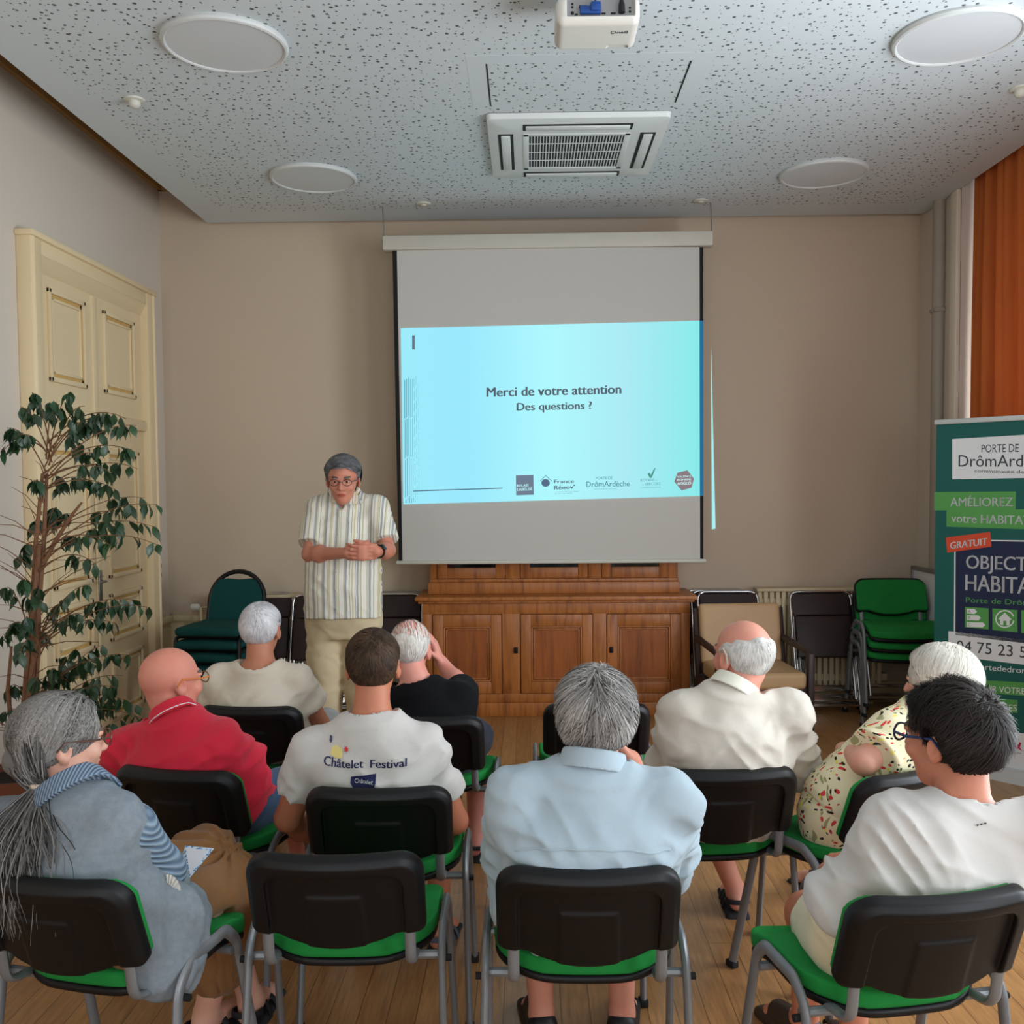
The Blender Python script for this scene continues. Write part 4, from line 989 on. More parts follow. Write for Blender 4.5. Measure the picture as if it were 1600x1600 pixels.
def add_head(F, C, H, s=1.0, face=1.0):
    P = lambda x, y, z: C+H@(A(x, y, z)*s)
    F.ell(P(0, -.008, .018), A(.077, .098, .088)*s, H, .02); F.ell(P(0, .030, -.042), A(.060, .066, .082)*s, H, .03)
    F.ell(P(0, .064, -.100), A(.026, .024, .022)*s, H, .03)
    for q in (-1, 1):
        F.ell(P(q*.036, .070, -.030), A(.026, .022, .022)*s, H, .02)
        F.ell(P(q*.031, .101, .004), A(.019, .013, .011)*s, H, .010, 's')
    for q in (-1, 1): F.ell(P(q*.031, .0835, .0125), A(.0165, .0135, .0085)*s, H, .004); F.ell(P(q*.031, .083, -.0075), A(.015, .0115, .006)*s, H, .004)
    F.cone(P(-.034, .088, .022), P(.034, .088, .022), .008*s, .008*s, .012)
    F.cone(P(0, .092, .006), P(0, .111, -.030), .008*s, .0125*s, .008)
    for q in (-1, 1): F.ell(P(q*.011, .103, -.032), A(.009, .010, .008)*s, H, .006)
    F.ell(P(0, .092, -.060), A(.025, .010, .0055)*s, H, .006); F.ell(P(0, .090, -.070), A(.022, .010, .0065)*s, H, .005)
    for q in (-1, 1):
        E = H @ rot_z(q*-.35) @ rot_x(.15)
        F.ell(P(q*.081, -.014, -.012), A(.0085, .021, .033)*s, E, .006); F.ell(P(q*.0875, -.010, -.008), A(.006, .011, .017)*s, E, .004, 's')
        F.ell(P(q*.079, -.006, -.04), A(.007, .009, .01)*s, E, .006)
def add_hand(F, w, f, n, side, s=1.0, curl=(.5, .6, .5), spread=.06, thumb=(.75, .55, .35)):
    """w wrist, f finger direction, n palm side normal, side = thumb side"""
    f = unit(f); side = unit(A(*side)-f*np.dot(side, f)); n = unit(A(*n)-f*np.dot(n, f)-side*np.dot(n, side))
    R = np.stack([side, f, n], 1)
    F.box(w+f*.048*s, A(.040, .052, .0145)*s, .013*s, R, .014); F.ell(w+f*.035*s+side*.022*s+n*.008*s, A(.018, .032, .014)*s, R, .01)
    for i, (u, L) in enumerate(((.030, .072), (.010, .082), (-.011, .077), (-.030, .060))):
        p = w+f*.094*s+side*u*s; d = unit(f+side*(spread*(1.5-i))); r = .0088*s
        for j, fr in enumerate((.45, .30, .25)):
            a = curl[j]; ax = np.cross(n, d)*-1; d = unit(d*math.cos(a)+n*math.sin(a)); q = p+d*L*fr*s; F.cone(p, q, r, r*.9, .003); p = q; r *= .9
    p = w+f*.022*s+side*.032*s; d = unit(side*thumb[0]+f*thumb[1]+n*thumb[2])
    for L, r in ((.036, .0125), (.032, .0105), (.026, .0095)):
        q = p+d*L*s; F.cone(p, q, r*s, r*.88*s, .006); p = q; d = unit(d+f*.35+n*.2)

_sk = {}
def skin(rgb, red=.25):
    if (rgb, red) in _sk: return _sk[(rgb, red)]
    n = N('skin'); v = n.coords(); c = lin(rgb); r = tuple(a*b for a, b in zip(c, (1.04, .70, .66)))
    n.color(n.mix(n.ramp(n.noise(v, 16, 4), [(.38, (0, 0, 0)), (.68, (1, 1, 1))]), c, tuple(x*(1-red)+y*red for x, y in zip(c, r))))
    n.bump(n.noise(v, 260, 3), .18, .002); n.set(.52, 0, .4)
    n.b.inputs['Subsurface Weight'].default_value = .08; n.b.inputs['Subsurface Radius'].default_value = (.012, .005, .003); n.b.inputs['Subsurface Scale'].default_value = .5
    _sk[(rgb, red)] = n.m; return n.m
m_eye = M('eye_white', (226, 220, 212), .25, var=.01); m_iris = M('dark_iris', (40, 30, 24), .2)
def hairmat(name, dark, light, rough=.6):
    n = N(name); at_ = n.t.nodes.new('ShaderNodeAttribute'); at_.attribute_name = 'tone'
    n.color(n.ramp(at_.outputs['Fac'], [(0, lin(dark)), (1, lin(light))])); n.set(rough, 0, .22); return n.m
def cloth(name, rgb, rough=.9, weave=700, var=.04, b=.25, sheen=.12):
    n = N(name); v = n.coords(); c = lin(rgb); n.color(n.mix(n.noise(v, 7), sc3(c, 1-var), sc3(c, 1+var)))
    h = n.math('MULTIPLY_ADD', n.noise(v, 45, 3), 2.2, n.noise(v, weave, 2)); n.bump(h, b, .0022); n.set(rough, 0, .2)
    n.b.inputs['Sheen Weight'].default_value = sheen
    return n.m

HAIRLINE = ([-.11, -.06, -.035, -.022, -.004, .012, .02, .045, .07, .12], [-.080, -.078, -.052, .022, .024, -.012, .028, .055, .070, .074])
def hair_region(style):
    def g(q):
        z0 = np.interp(q[:, 1], *HAIRLINE); r = q[:, 2]-z0
        if style == 'ring': r = np.minimum(r, np.interp(q[:, 1], [-.11, -.06, 0, .03], [.060, .056, .040, .02])-q[:, 2])
        if style == 'ringlow': r = np.minimum(r, np.interp(q[:, 1], [-.11, -.06, 0, .03], [.030, .040, .045, .02])-q[:, 2])
        if style == 'full': r = q[:, 2]-np.interp(q[:, 1], [-.11, -.05, -.02, .02, .05, .08, .12], [-.085, -.075, -.05, -.03, .03, .066, .072])
        if style.startswith('ring'): r = r+.020*(noise3(q*55+3)-.5)
        return r
    return g
def sidef(q): return np.clip((np.abs(q[:, 0])-.052)/.02, 0, 1)*np.clip((.06-q[:, 2])/.05, 0, 1)*np.clip((q[:, 1]+.06)/.03, 0, 1)
ER = A(.0785, .0995, .0895); EO = A(0, -.008, .018)
def make_hair(par, org, C, H, s, style, mat, thick=.012, length=.05, count=3500, whorl=(0, -.6, .8), width=.0024, lift=.35, messy=.25, grav=.3, comb=(0, 0, 0), tone=(.1, .9), seed=1, fade=0, hang=0, strand_style=None):
    g = hair_region(style); rg = np.random.default_rng(seed); V = []; Q = []; T = []
    F = Field(); tks = thick
    def fn(p):
        q = (p-C)@H/s; k0 = np.linalg.norm((q-EO)/(ER), axis=1); k1 = np.linalg.norm((q-EO)/(ER*ER), axis=1)+1e-9; d = k0*(k0-1)/k1
        r = g(q); t = tks*(1-.62*sidef(q))*np.clip(r/.022, 0, 1)**.6*(1-fade*np.clip((.02-q[:, 2])/.08, 0, 1))-.007*np.clip(1-r/.004, 0, 1)
        n = noise3(q*90+seed); n2 = noise3(q*A(60, 60, 25)+5)
        return (d-t*(.55+.35*n2+.28*noise3(q*24+seed))+.0015*(n-.5))*s
    F.add(fn, C+H@(EO*s), .135*s, 0)
    Vc, Qc = F.mesh(.0045, smooth=1); V.append(Vc); Q.append(Qc); T.append(np.clip(.5*(tone[0]+tone[1])-.18+.5*(noise3((Vc-C)@H*70)-.5), 0, 1))
    # strands
    d = rg.normal(size=(count*3, 3)); d /= np.linalg.norm(d, axis=1)[:, None]
    q = EO+d*ER; g2 = hair_region(strand_style) if strand_style else g; d = d[g2(q) > .004][:count]; q = EO+d*ER; n = len(d)
    up = H.T@A(0, 0, 1); w = unit(whorl); rnd = (np.stack([noise3(q*38+seed*3+k*17) for k in range(3)], 1)-.5)*messy*3.0+rg.normal(size=(n, 3))*messy*.30; ln = length*rg.uniform(.6, 1.25, n)*(1-fade*np.clip((.03-q[:, 2])/.09, 0, .9))
    ln = ln*(1-(.6 if style != 'full' else 0)*sidef(q)); segs = 6; P = [q+ (d/ER)*0]; cur = q.copy(); nrm = (q-EO)/(ER*ER); nrm /= np.linalg.norm(nrm, axis=1)[:, None]
    NR = [nrm]; rg2 = rg.random(n)
    for i in range(segs):
        dd = (cur-EO)/ER; dl = np.linalg.norm(dd, axis=1)[:, None]; dd = dd/dl
        nr = dd/ER; nr /= np.linalg.norm(nr, axis=1)[:, None]
        t = dd-w+A(*comb)+rnd-up*grav*(.4+i/segs); t -= nr*(t*nr).sum(1)[:, None]; t /= np.linalg.norm(t, axis=1)[:, None]+1e-9
        below = (cur[:, 2] < -.05) if hang else np.zeros(n, bool)
        t = np.where(below[:, None], -up*1.0+rnd*.35, t)
        cur = cur+t*(ln/segs)[:, None]
        hgt = thick*(1-.55*sidef(cur))*np.clip(g(cur)/.02, .25, 1)*(1+lift*.35*(i+1)/segs*rg2)
        dd = (cur-EO)/ER; dl = np.linalg.norm(dd, axis=1)[:, None]; on = EO+dd/dl*ER
        nr2 = (dd/dl)/ER; nr2 /= np.linalg.norm(nr2, axis=1)[:, None]
        cur = np.where(below[:, None], cur, on+nr2*(hgt)[:, None]); P.append(cur); NR.append(nr2)
    P = np.array(P); NR = np.array(NR); side = np.cross(P[-1]-P[0], NR[2]); side /= np.linalg.norm(side, axis=1)[:, None]+1e-9
    tn = np.clip((tone[0]+tone[1])/2+(noise3(q*A(45, 45, 45)+seed)-.5)*(tone[1]-tone[0])*.9+rg.normal(0, (tone[1]-tone[0])/4.2, n), 0, 1)
    wv = width*rg.uniform(.6, 1.3, n)
    b = sum(len(v) for v in V); VV = np.zeros((segs+1, 2, n, 3))
    for i in range(segs+1):
        f_ = 1-.75*(i/segs)**2
        VV[i, 0] = P[i]-side*(wv*f_*.5)[:, None]; VV[i, 1] = P[i]+side*(wv*f_*.5)[:, None]
    W_ = C+(VV.reshape(-1, 3)*s)@H.T; V.append(W_); T.append(np.tile(tn, (segs+1)*2))
    k = np.arange(n)
    for i in range(segs): a = b+(i*2)*n+k; Q.append(np.stack([a, a+n, a+3*n, a+2*n], 1))
    V = np.concatenate(V)-org; Q = np.concatenate(Q); o = quad_mesh_np('hair', V, Q, mat, par)
    at_ = o.data.attributes.new('tone', 'FLOAT', 'POINT'); tt = np.concatenate(T).astype(np.float32)
    if len(tt) == len(o.data.vertices): at_.data.foreach_set('value', tt)
    return o
def strands_obj(name, par, org, curves, mat, width, tones):
    """long loose hair: each curve an (m,3) array"""
    V = []; Q = []; T = []; b = 0
    for c, t in zip(curves, tones):
        m = len(c); d = c[-1]-c[0]; sd = unit(np.cross(d, unit(CAMP-c[m//2])))
        for i in range(m):
            f_ = width*(1-.7*(i/(m-1))**3); V += [c[i]-sd*f_/2-org, c[i]+sd*f_/2-org]; T += [t, t]
        for i in range(m-1): a = b+2*i; Q.append((a, a+1, a+3, a+2))
        b += 2*m
    o = quad_mesh_np(name, np.array(V), np.array(Q), mat, par); at_ = o.data.attributes.new('tone', 'FLOAT', 'POINT'); at_.data.foreach_set('value', np.array(T, np.float32)); return o

class Fig: pass
def hairy(o, t):
    a = o.data.attributes.new('tone', 'FLOAT', 'POINT'); a.data.foreach_set('value', np.full(len(o.data.vertices), t, np.float32)); return o
def figure(key, label, px, head=(0, 0, 0), hs=1.0, wd=1.0, dp=1.0, sk=(206, 150, 124), red=.25, slouch=.03, arm=1.0, base=None, ang=None, lower='shorts', knees=None, hands=None, hvox=.0055, handargs={}, legr=1.0, extra=None, feet=True):
    """joints come from the seat the person sits on, moved to where the photo shows them"""
    g = Fig(); loc, a = CH[key] if key else (base, ang); R = rot_z(a)
    cp = lambda x, y, z: A(*loc)+R@A(x, y, z)
    J = dict(pel=cp(0, -.205+.125*dp+.025, .60), hipL=cp(-.09, -.04, .585), hipR=cp(.09, -.04, .585), knL=cp(-.13, .39, .545), knR=cp(.13, .39, .545), anL=cp(-.13, .33, .085), anR=cp(.13, .33, .085),
             c7=cp(0, -.115, 1.03), head=cp(0, -.07, 1.185), shL=cp(-.18, -.10, .965), shR=cp(.18, -.10, .965), elL=cp(-.245, -.02, .72), elR=cp(.245, -.02, .72), wrL=cp(-.10, .16, .65), wrR=cp(.10, .16, .65))
    for k, v in px.items():
        if len(v) == 4: J[k] = cp(*v[:3])
        elif len(v) == 2 and k[:2] == 'an': J[k] = atz(v[0], v[1], .085)
        else: J[k] = at(v[0], v[1], J[k][1]+(v[2] if len(v) > 2 else 0))
    g.J = J; g.cp = cp; g.R = R; fwd = R@A(0, 1, 0); g.fwd = fwd
    lat1 = unit(J['shR']-J['shL']); lat0 = R@A(1, 0, 0); up = unit(J['c7']-J['pel']); g.up = up; fw1 = unit(np.cross(up, lat1)); g.lat1 = lat1
    hw = np.linalg.norm(J['shR']-J['shL'])/2
    g.tab = [(-.17, .165*wd, .11*dp, .03), (0, .178*wd, .125*dp, .02), (.22, .165*wd, .125*dp, .01), (.45, .165*wd, .125*dp, -slouch*.6), (.62, .165*wd, .120*dp, -slouch), (.77, max(.13, hw*.82), .102*dp, -slouch*.9), (.89, hw*.52, .080, -slouch*.5), (1.0, .062, .060, 0)]
    g.secs = smoothsecs(g.tab, J['pel'], J['c7'], lat0, lat1, fw1); g.fw1 = fw1
    org = A(J['pel'][0], J['pel'][1], 0); g.org = org
    root = empty('person', tuple(org), 0, label, 'person'); g.root = root
    H = headR(math.degrees(a)+head[0], head[1], head[2]); g.H = H; C = J['head']; g.C = C; g.hs = hs
    F = Field()
    loft(F, [(c, u, w_*.97, d_*.97) for c, u, w_, d_ in g.secs], .0)
    nb = J['c7']; hb = C+H@(A(0, -.022, -.05)*hs); g.nd = unit(hb-nb); neck0 = nb+fw1*.012-up*.03
    F.cone(neck0, hb, .061, .054*hs, .035)
    for s in 'LR':
        q = -1 if s == 'L' else 1
        F.cone(nb-up*.034, J['sh'+s], .045, .048, .035)
        F.cone(J['sh'+s], J['el'+s], .049*arm, .043*arm, .03); F.cone(J['el'+s], J['wr'+s], .043*arm, .029*arm, .012)
        m = J['el'+s]*.72+J['wr'+s]*.28; F.ell(m, A(.039, .039, .05)*arm, None, .03)
        hd = (hands or {}).get(s) or (J['wr'+s]-J['el'+s], A(0, 0, -1), -q*lat1)
        add_hand(F, J['wr'+s], *hd, **handargs.get(s, {}))
        F.cone(J['hip'+s], J['kn'+s], .082*legr, .058*legr, .03); F.cone(J['kn'+s], J['an'+s], .054*legr, .036, .02)
        cf = J['kn'+s]*.68+J['an'+s]*.32-fwd*.014; F.ell(cf, (.054*legr, .054*legr, .10), None, .03)
        fd = R@unit(A(q*.15, 1, 0)); g.__dict__['fd'+s] = fd; an = J['an'+s]
        F.cone(an, an-A(0, 0, .035)-fd*.03, .036, .03, .02); F.cone(an+fd*.02-A(0, 0, .02), an+fd*.14-A(0, 0, an[2]*0+.045), .034, .024, .02); F.ell(an+fd*.15-A(0, 0, .055), (.042, .042, .017), None, .02)
    add_head(F, C, H, hs)
    if extra: extra(F, g)
    V, Q = F.mesh(hvox)
    ev = MB(); slots = []
    lip = C+H@(A(0, .098, -.065)*hs); fc = V[Q].mean(1); lq = (fc-C)@H/hs
    sl_ = np.zeros(len(Q), np.int32); sl_[((np.abs(lq[:, 0])/.022)**2+((lq[:, 2]+.0655)/.0085)**2 < 1) & (lq[:, 1] > .07)] = 1
    br = (np.abs(np.abs(lq[:, 0])-.032) < .017) & (np.abs(lq[:, 2]-.026+.12*np.abs(np.abs(lq[:, 0])-.03)) < .0045) & (lq[:, 1] > .06); sl_[br] = 4
    for q in (-1, 1):
        ec = C+H@(A(q*.031, .0825, .004)*hs); b0 = len(ev.V); ev.ball(ec-H@(A(0, .0015, .0)*hs), .0112*hs, 12); ev.ball(ec+H@(A(0, .0068, -.002)*hs), .0062*hs, 10)
    eV = np.array(ev.V); eQ = np.array(ev.F); n1 = len(V)
    es = np.concatenate([np.full(72, 2), np.full(50, 3)]*2)
    g.V = V; g.Q = Q
    g.skin = skin(sk, red)
    lipc = tuple(int(x*y) for x, y in zip(sk, (.86, .66, .64)))
    g.hairdark = None
    o = quad_mesh_np('body', np.concatenate([V, eV])-org, np.concatenate([Q, eQ+n1]), [g.skin, skin(lipc, .1), m_eye, m_iris, M('eyebrow', px.get('_', (90, 80, 74)), .7)], root)
    allsl = np.concatenate([sl_, es]).astype(np.int32)
    if len(allsl) == len(o.data.polygons): o.data.polygons.foreach_set('material_index', allsl)
    g.body = o; return g
def top_garment(g, mat, name='shirt', ease=.018, amp=.009, sleeve=.55, sr=1.0, hem=-.14, neck=.060, neckdrop=0, seed=1, vox=.006, sleeve_mat=None, dp_extra=0, horiz=1.0, post=None, sleevedir=None, lowtab=None):
    F = Field(); J = g.J
    secs = smoothsecs([(t, a+ease, b+ease+dp_extra, o) for t, a, b, o in g.tab[:-1]]+[(1.0, .085, .083, 0)], J['pel'], J['c7'], g.R@A(1, 0, 0), g.lat1, g.fw1)
    T = np.linspace(-.17, 1, 24); secs = [s for s, t in zip(secs, T) if t >= hem]
    loft(F, secs, 0)
    for s in 'LR':
        F.cone(J['c7']-g.up*.024, J['sh'+s], .050+ease*.5, .054+ease*.5, .06)
        e = J['sh'+s]+(J['el'+s]-J['sh'+s])*sleeve if sleeve <= 1 else J['el'+s]
        ax = unit(J['el'+s]-J['sh'+s]); r0 = (.051+ease*.8)*sr; r1 = (.054-.008*min(sleeve, 1)+ease*1.25)*sr
        def fn(p, a=J['sh'+s], b=e, r0=r0, r1=r1, ax=ax):
            ab = b-a; L2 = ab@ab; t = np.clip((p-a)@ab/L2, 0, 1.2); d = np.linalg.norm(p-a-t[:, None]*ab, axis=1)-(r0+(r1-r0)*t)
            return np.maximum(d, (p-b)@ax) if sleeve <= 1 else d
        F.add(fn, (J['sh'+s]+e)/2, np.linalg.norm(e-J['sh'+s])/2+.1, .03)
        if sleeve > 1:
            w = J['el'+s]+(J['wr'+s]-J['el'+s])*(sleeve-1); F.cone(J['el'+s], w, r1, .042+ease, .02)
    a = J['c7']+g.fw1*.008+g.nd*(.012-neckdrop); F.cone(a, a+g.nd*.2, neck, neck*1.0, .004, 's')
    o = J['pel']
    def pst(p, d):
        m = np.abs(d) < .05
        if m.any(): d = d.copy(); d[m] -= folds(p[m], o, g.lat1, g.up, amp, seed, horiz)*np.clip((np.linalg.norm(p[m]-J['c7'], axis=1)-.07)/.12, 0, 1)
        q = p-J['c7']; s_ = q@g.nd; rad = np.linalg.norm(q-s_[:, None]*g.nd, axis=1); d = np.where(rad < .088, np.maximum(d, s_-.022+neckdrop), d)
        return post(p, d) if post else d
    F.post = pst
    return field_obj(F, name, mat, g.root, vox, g.org)
def collar(g, mat, name='collar', r=.066, h=.04, flare=.012, th=.0045, open_=.0, drop=0):
    a = g.J['c7']-g.nd*drop+g.fw1*.012; ax = unit(g.nd*.8+g.up*.35); F = Field(); f = unit(g.fw1-ax*np.dot(g.fw1, ax))
    def fn(p):
        q = p-a; s = q@ax; rad = q-s[:, None]*ax; fr = rad@f; rr = np.linalg.norm(rad, axis=1); s = s+np.clip(fr/r, 0, 1)*.028
        # folded band: inner stand and an outer fall that flares downwards
        inner = np.maximum(np.abs(rr-r)-th, np.abs(s-h*.5)-h*.5); outer = np.maximum(np.abs(rr-(r+.004+flare*(1-s/h)))-th, np.abs(s-h*.45)-h*.55)
        d = np.minimum(inner, outer)
        if open_: d = np.maximum(d, fr-r*open_)
        return d*.85
    F.add(fn, a+ax*h/2, r+.06, 0); return field_obj(F, name, mat, g.root, .004, g.org)
def lower_garment(g, mat, kind='shorts', name=None, ease=.014, frac=.86, amp=.006, seed=3, vox=.0075, legr=1.0, r1=None):
    F = Field(); J = g.J
    secs = smoothsecs([(t, a+ease*.55, b+ease*.55, o) for t, a, b, o in g.tab[:4]], J['pel'], J['c7'], g.R@A(1, 0, 0), g.lat1, g.fw1)
    secs = [s for s, t in zip(secs, np.linspace(-.17, .45, 24)) if t < .32]; loft(F, secs, 0)
    for s in 'LR':
        hp, kn, an = J['hip'+s], J['kn'+s], J['an'+s]
        if kind == 'shorts':
            b = hp+(kn-hp)*frac; ax = unit(kn-hp)
            def fn(p, a=hp, b=b, ax=ax):
                ab = b-a; t = np.clip((p-a)@ab/(ab@ab), 0, 1.3); d = np.linalg.norm(p-a-t[:, None]*ab, axis=1)-((.088+ease)*legr+((r1 or .074)+ease-.088-ease)*t*legr); return np.maximum(d, (p-b)@ax)
            F.add(fn, (hp+b)/2, np.linalg.norm(b-hp)/2+.15, .03)
        else:
            F.cone(hp, kn, (.088+ease)*legr, (.064+ease)*legr, .03); e = an+A(0, 0, .0); F.cone(kn, e, (.062+ease)*legr, (.050+ease), .02)
    def pst(p, d):
        m = np.abs(d) < .05
        if m.any(): d = d.copy(); d[m] -= folds(p[m], J['pel'], g.lat1, A(0, 0, 1), amp, seed)
        return np.maximum(d, .035-p[:, 2])
    F.post = pst; return field_obj(F, name or kind, mat, g.root, vox, g.org)
def sandal(g, s, mat, sole, name='sandal', straps=(.045, .10)):
    an = g.J['an'+s]; fd = g.__dict__['fd'+s]; sd = np.cross(fd, A(0, 0, 1)); R = np.stack([sd, fd, A(0, 0, 1)], 1); F = Field()
    z = an[2]-.082
    F.box(A(an[0], an[1], z)+fd*.07, (.047, .135, .013), .012, R, 0)
    o = field_obj(F, name, sole, g.root, .006, g.org)
    mb = MB()
    for t in straps:
        c = A(an[0], an[1], 0)+fd*t; w = .047; h = an[2]-.012-.28*t
        mb.tube([c+sd*w*math.cos(q)*1.02+A(0, 0, z+max(.0, h-z+.008)*math.sin(q)) for q in np.linspace(0, PI, 11)], .011, 8, ry=.35, up=tuple(fd))
    c = A(an[0], an[1], an[2]-.025)-fd*.03
    mb.tube([c+sd*.045*math.cos(q)-fd*.045*math.sin(q)+A(0, 0, .01*math.sin(q)) for q in np.linspace(-.5, PI+.5, 13)], .009, 8, ry=.4)
    mb.build('strap', mat, o, loc=tuple(-g.org)); return o
def shoe(g, s, mat, name='shoe'):
    an = g.J['an'+s]; fd = g.__dict__['fd'+s]; sd = np.cross(fd, A(0, 0, 1)); R = np.stack([sd, fd, A(0, 0, 1)], 1); F = Field()
    F.cone(an-A(0, 0, .03)-fd*.02, an-A(0, 0, .045)+fd*.13, .046, .036, 0); F.box(A(an[0], an[1], an[2]-.075)+fd*.065, (.05, .145, .02), .018, R, .02)
    F.post = lambda p, d: np.maximum(d, p[:, 2]-an[2]-.012)
    return field_obj(F, name, mat, g.root, .006, g.org)
def glasses(g, rim, temple, r=.021, w=.0022, lens=True):
    C, H, s = g.C, g.H, g.hs; P = lambda x, y, z: C+H@(A(x, y, z)*s)-g.org
    mb = MB()
    for q in (-1, 1):
        mb.tube([P(q*.033+r*1.15*math.cos(a), .112-.004*abs(math.cos(a)), .002+r*.85*math.sin(a)) for a in np.linspace(0, 2*PI, 21)[:-1]], w, 6, closed=True)
    mb.tube([P(-.010, .113, .004), P(0, .117, .007), P(.010, .113, .004)], w, 6)
    o = mb.build('glasses', rim, g.root)
    for q in (-1, 1): MB().tube([P(q*.057, .110, .006), P(q*.082, .06, .007), P(q*.087, -.012, .012), P(q*.086, -.03, -.012)], w*1.25, 6).build('temple', temple, o)
    return o
def surface_print(g, gar, name, geo, anchor, ux, uz, mat, off=.0045, depth=.4):
    """lay flat lettering onto a garment: geo = (2D vertices, faces), anchor in space, straight onto the cloth"""
    V, Fc = geo; me = gar.data; bv = BVHTree.FromPolygons([v.co for v in me.vertices], [tuple(p.vertices) for p in me.polygons])
    nv = unit(np.cross(uz, ux)); nv = nv if nv@unit(CAMP-anchor) > 0 else -nv; out = []
    for v in V:
        p = anchor+ux*v[0]+uz*v[1]; h = bv.ray_cast(Vector(p+nv*depth-g.org), Vector(-nv), depth*2)
        out.append(np.array(h[0])+nv*off if h[0] is not None else p-g.org)
    return MB().raw(out, Fc).build(name, mat, g.root, angle=None)
# ------------------------------------------------------------------ people of the audience
m_wt = cloth('white_cotton', (200, 195, 190)); m_black = m_black
# young man in the printed T-shirt
g = figure('C6', 'person with short brown hair in a white T-shirt printed on the back',
    dict(c7=(577, 1122), head=(583, 1038, .03), shL=(490, 1172), shR=(664, 1170), elL=(450, 1278, .02), elR=(710, 1282, .02), wrL=(512, 1318, .22), wrR=(672, 1322, .22)), head=(3, 4, 0), hs=.98, wd=.95, dp=.92, sk=(190, 122, 92), arm=1.02, slouch=.02)
s = top_garment(g, m_wt, 't_shirt', amp=.012, sleeve=.56, sr=.94, seed=2, neck=.066)
m_navy = M('navy_print', (24, 30, 74), .8); ux = g.lat1; uz = unit(g.up-ux*(g.up@ux))
def onback(x, y, dy=0): return at(x, y, g.J['c7'][1]-.12)
mpx = lambda n_: n_*(g.J['c7'][1]-.12)/FOC
V, Fc = fit_text('Châtelet', 0, mpx(66), 0, mpx(12.5), .024); surface_print(g, s, 'printed_lettering', (V, Fc), onback(503, 1200), ux, uz, m_navy)
V, Fc = fit_text('Festival', 0, mpx(58), 0, mpx(12.5), .024); surface_print(g, s, 'printed_lettering', (V, Fc), onback(578, 1200), ux, unit(uz), m_navy)
sh = [(-20, 0), (20, 5), (20, -8), (14, -22), (-12, -24), (-21, -10)]; fine = []
def grid_poly(pts, n=7):
    """filled outline as a fan of small quads so it can follow the cloth"""
    c = np.mean(pts, axis=0); V = []; Fc = []; m = len(pts)
    P = [A(*pts[i])*(1-t)+A(*pts[(i+1) % m])*t for i in range(m) for t in (0, .25, .5, .75)]; M_ = len(P)
    for r in range(n+1):
        for p in P: V.append(tuple(c+(p-c)*(r/n))+(0,))
    for r in range(n):
        for i in range(M_): Fc.append([r*M_+i, r*M_+(i+1) % M_, (r+1)*M_+(i+1) % M_, (r+1)*M_+i])
    return np.array(V), Fc
V, Fc = grid_poly(np.array(sh)*mpx(1)); surface_print(g, s, 'printed_shield', (V, Fc), onback(568, 1213), ux, uz, m_navy)
V, Fc = fit_text('Châtelet', -mpx(14), mpx(16), -mpx(9), mpx(7), 0); surface_print(g, s, 'shield_lettering', (V, Fc), onback(568, 1213), ux, uz, M('white_print', (220, 220, 220), .8), .0065)
V, Fc = grid_poly(np.array([(-11, -6), (-9, 4), (0, 8), (10, 3), (11, -7), (0, -9)])*mpx(1)); surface_print(g, s, 'yellow_print', (V, Fc), onback(523, 1180), ux, uz, M('pale_yellow_print', (226, 208, 132), .85), .003)
V, Fc = grid_poly(np.array([(5*math.cos(a)*(1 if i % 2 else .45), 5*math.sin(a)*(1 if i % 2 else .45)) for i, a in enumerate(np.linspace(0, 2*PI, 15)[:-1])])*mpx(1)); surface_print(g, s, 'red_star_print', (V, Fc), onback(539, 1175), ux, uz, M('red_print', (206, 52, 52), .85), .005)
V, Fc = grid_poly(np.array([(-2.5, 5), (2, 4), (2.5, -2), (0, -5), (-2.5, -2)])*mpx(1)); surface_print(g, s, 'grey_print', (V, Fc), onback(512, 1166), ux, uz, M('slate_print', (70, 76, 104), .85), .004)
lower_garment(g, cloth('dark_navy_cotton', (16, 18, 28), sheen=0), 'shorts')
make_hair(g.root, g.org, g.C, g.H, g.hs, 'std', hairmat('brown_hair', (34, 24, 18), (98, 74, 54)), .013, .035, 5200, whorl=(.15, -.5, .85), tone=(.1, .75), fade=.85, seed=4, messy=.28)
for s in 'LR': sandal(g, s, M('grey_blue_strap', (70, 78, 92), .7), M('dark_sole', (40, 40, 44), .8))

# bald man in the red polo
g = figure('C5', 'person with a bald head and orange-stemmed glasses in a red polo shirt',
    dict(c7=(270, 1122), head=(266, 1062, .03), shL=(200, 1174, .02), shR=(350, 1170, -.03), elL=(188, 1228, .16), elR=(398, 1208, .03), wrL=(250, 1250, .36), wrR=(352, 1232, .28)), head=(-24, 3, 0), hs=1.03, wd=1.08, dp=1.06, sk=(206, 136, 116), red=.4, arm=1.05, slouch=.04)
m_red = cloth('red_pique_cotton', (206, 40, 62)); top_garment(g, m_red, 'polo_shirt', amp=.017, sleeve=.72, seed=5, sr=1.06, neck=.056, neckdrop=-.012)
c = collar(g, m_red, 'collar'); 
def band(g, mat, name, r, h0, th=.0025):
    a = g.J['c7']+g.fw1*.012; ax = unit(g.nd*.8+g.up*.35); f = unit(g.fw1-ax*np.dot(g.fw1, ax)); sd = np.cross(ax, f)
    MB().tube([a+(f*math.cos(q)+sd*math.sin(q))*r+ax*(h0-.028*max(0, math.cos(q))) for q in np.linspace(.9, 2*PI-.9, 28)], .003, 6).build(name, mat, g.root, loc=tuple(-g.org))
band(g, M('white_tipping', (222, 222, 226), .8), 'collar_stripe', .0835, .003)
lower_garment(g, cloth('blue_denim', (56, 82, 112), weave=900), 'shorts', frac=.9)
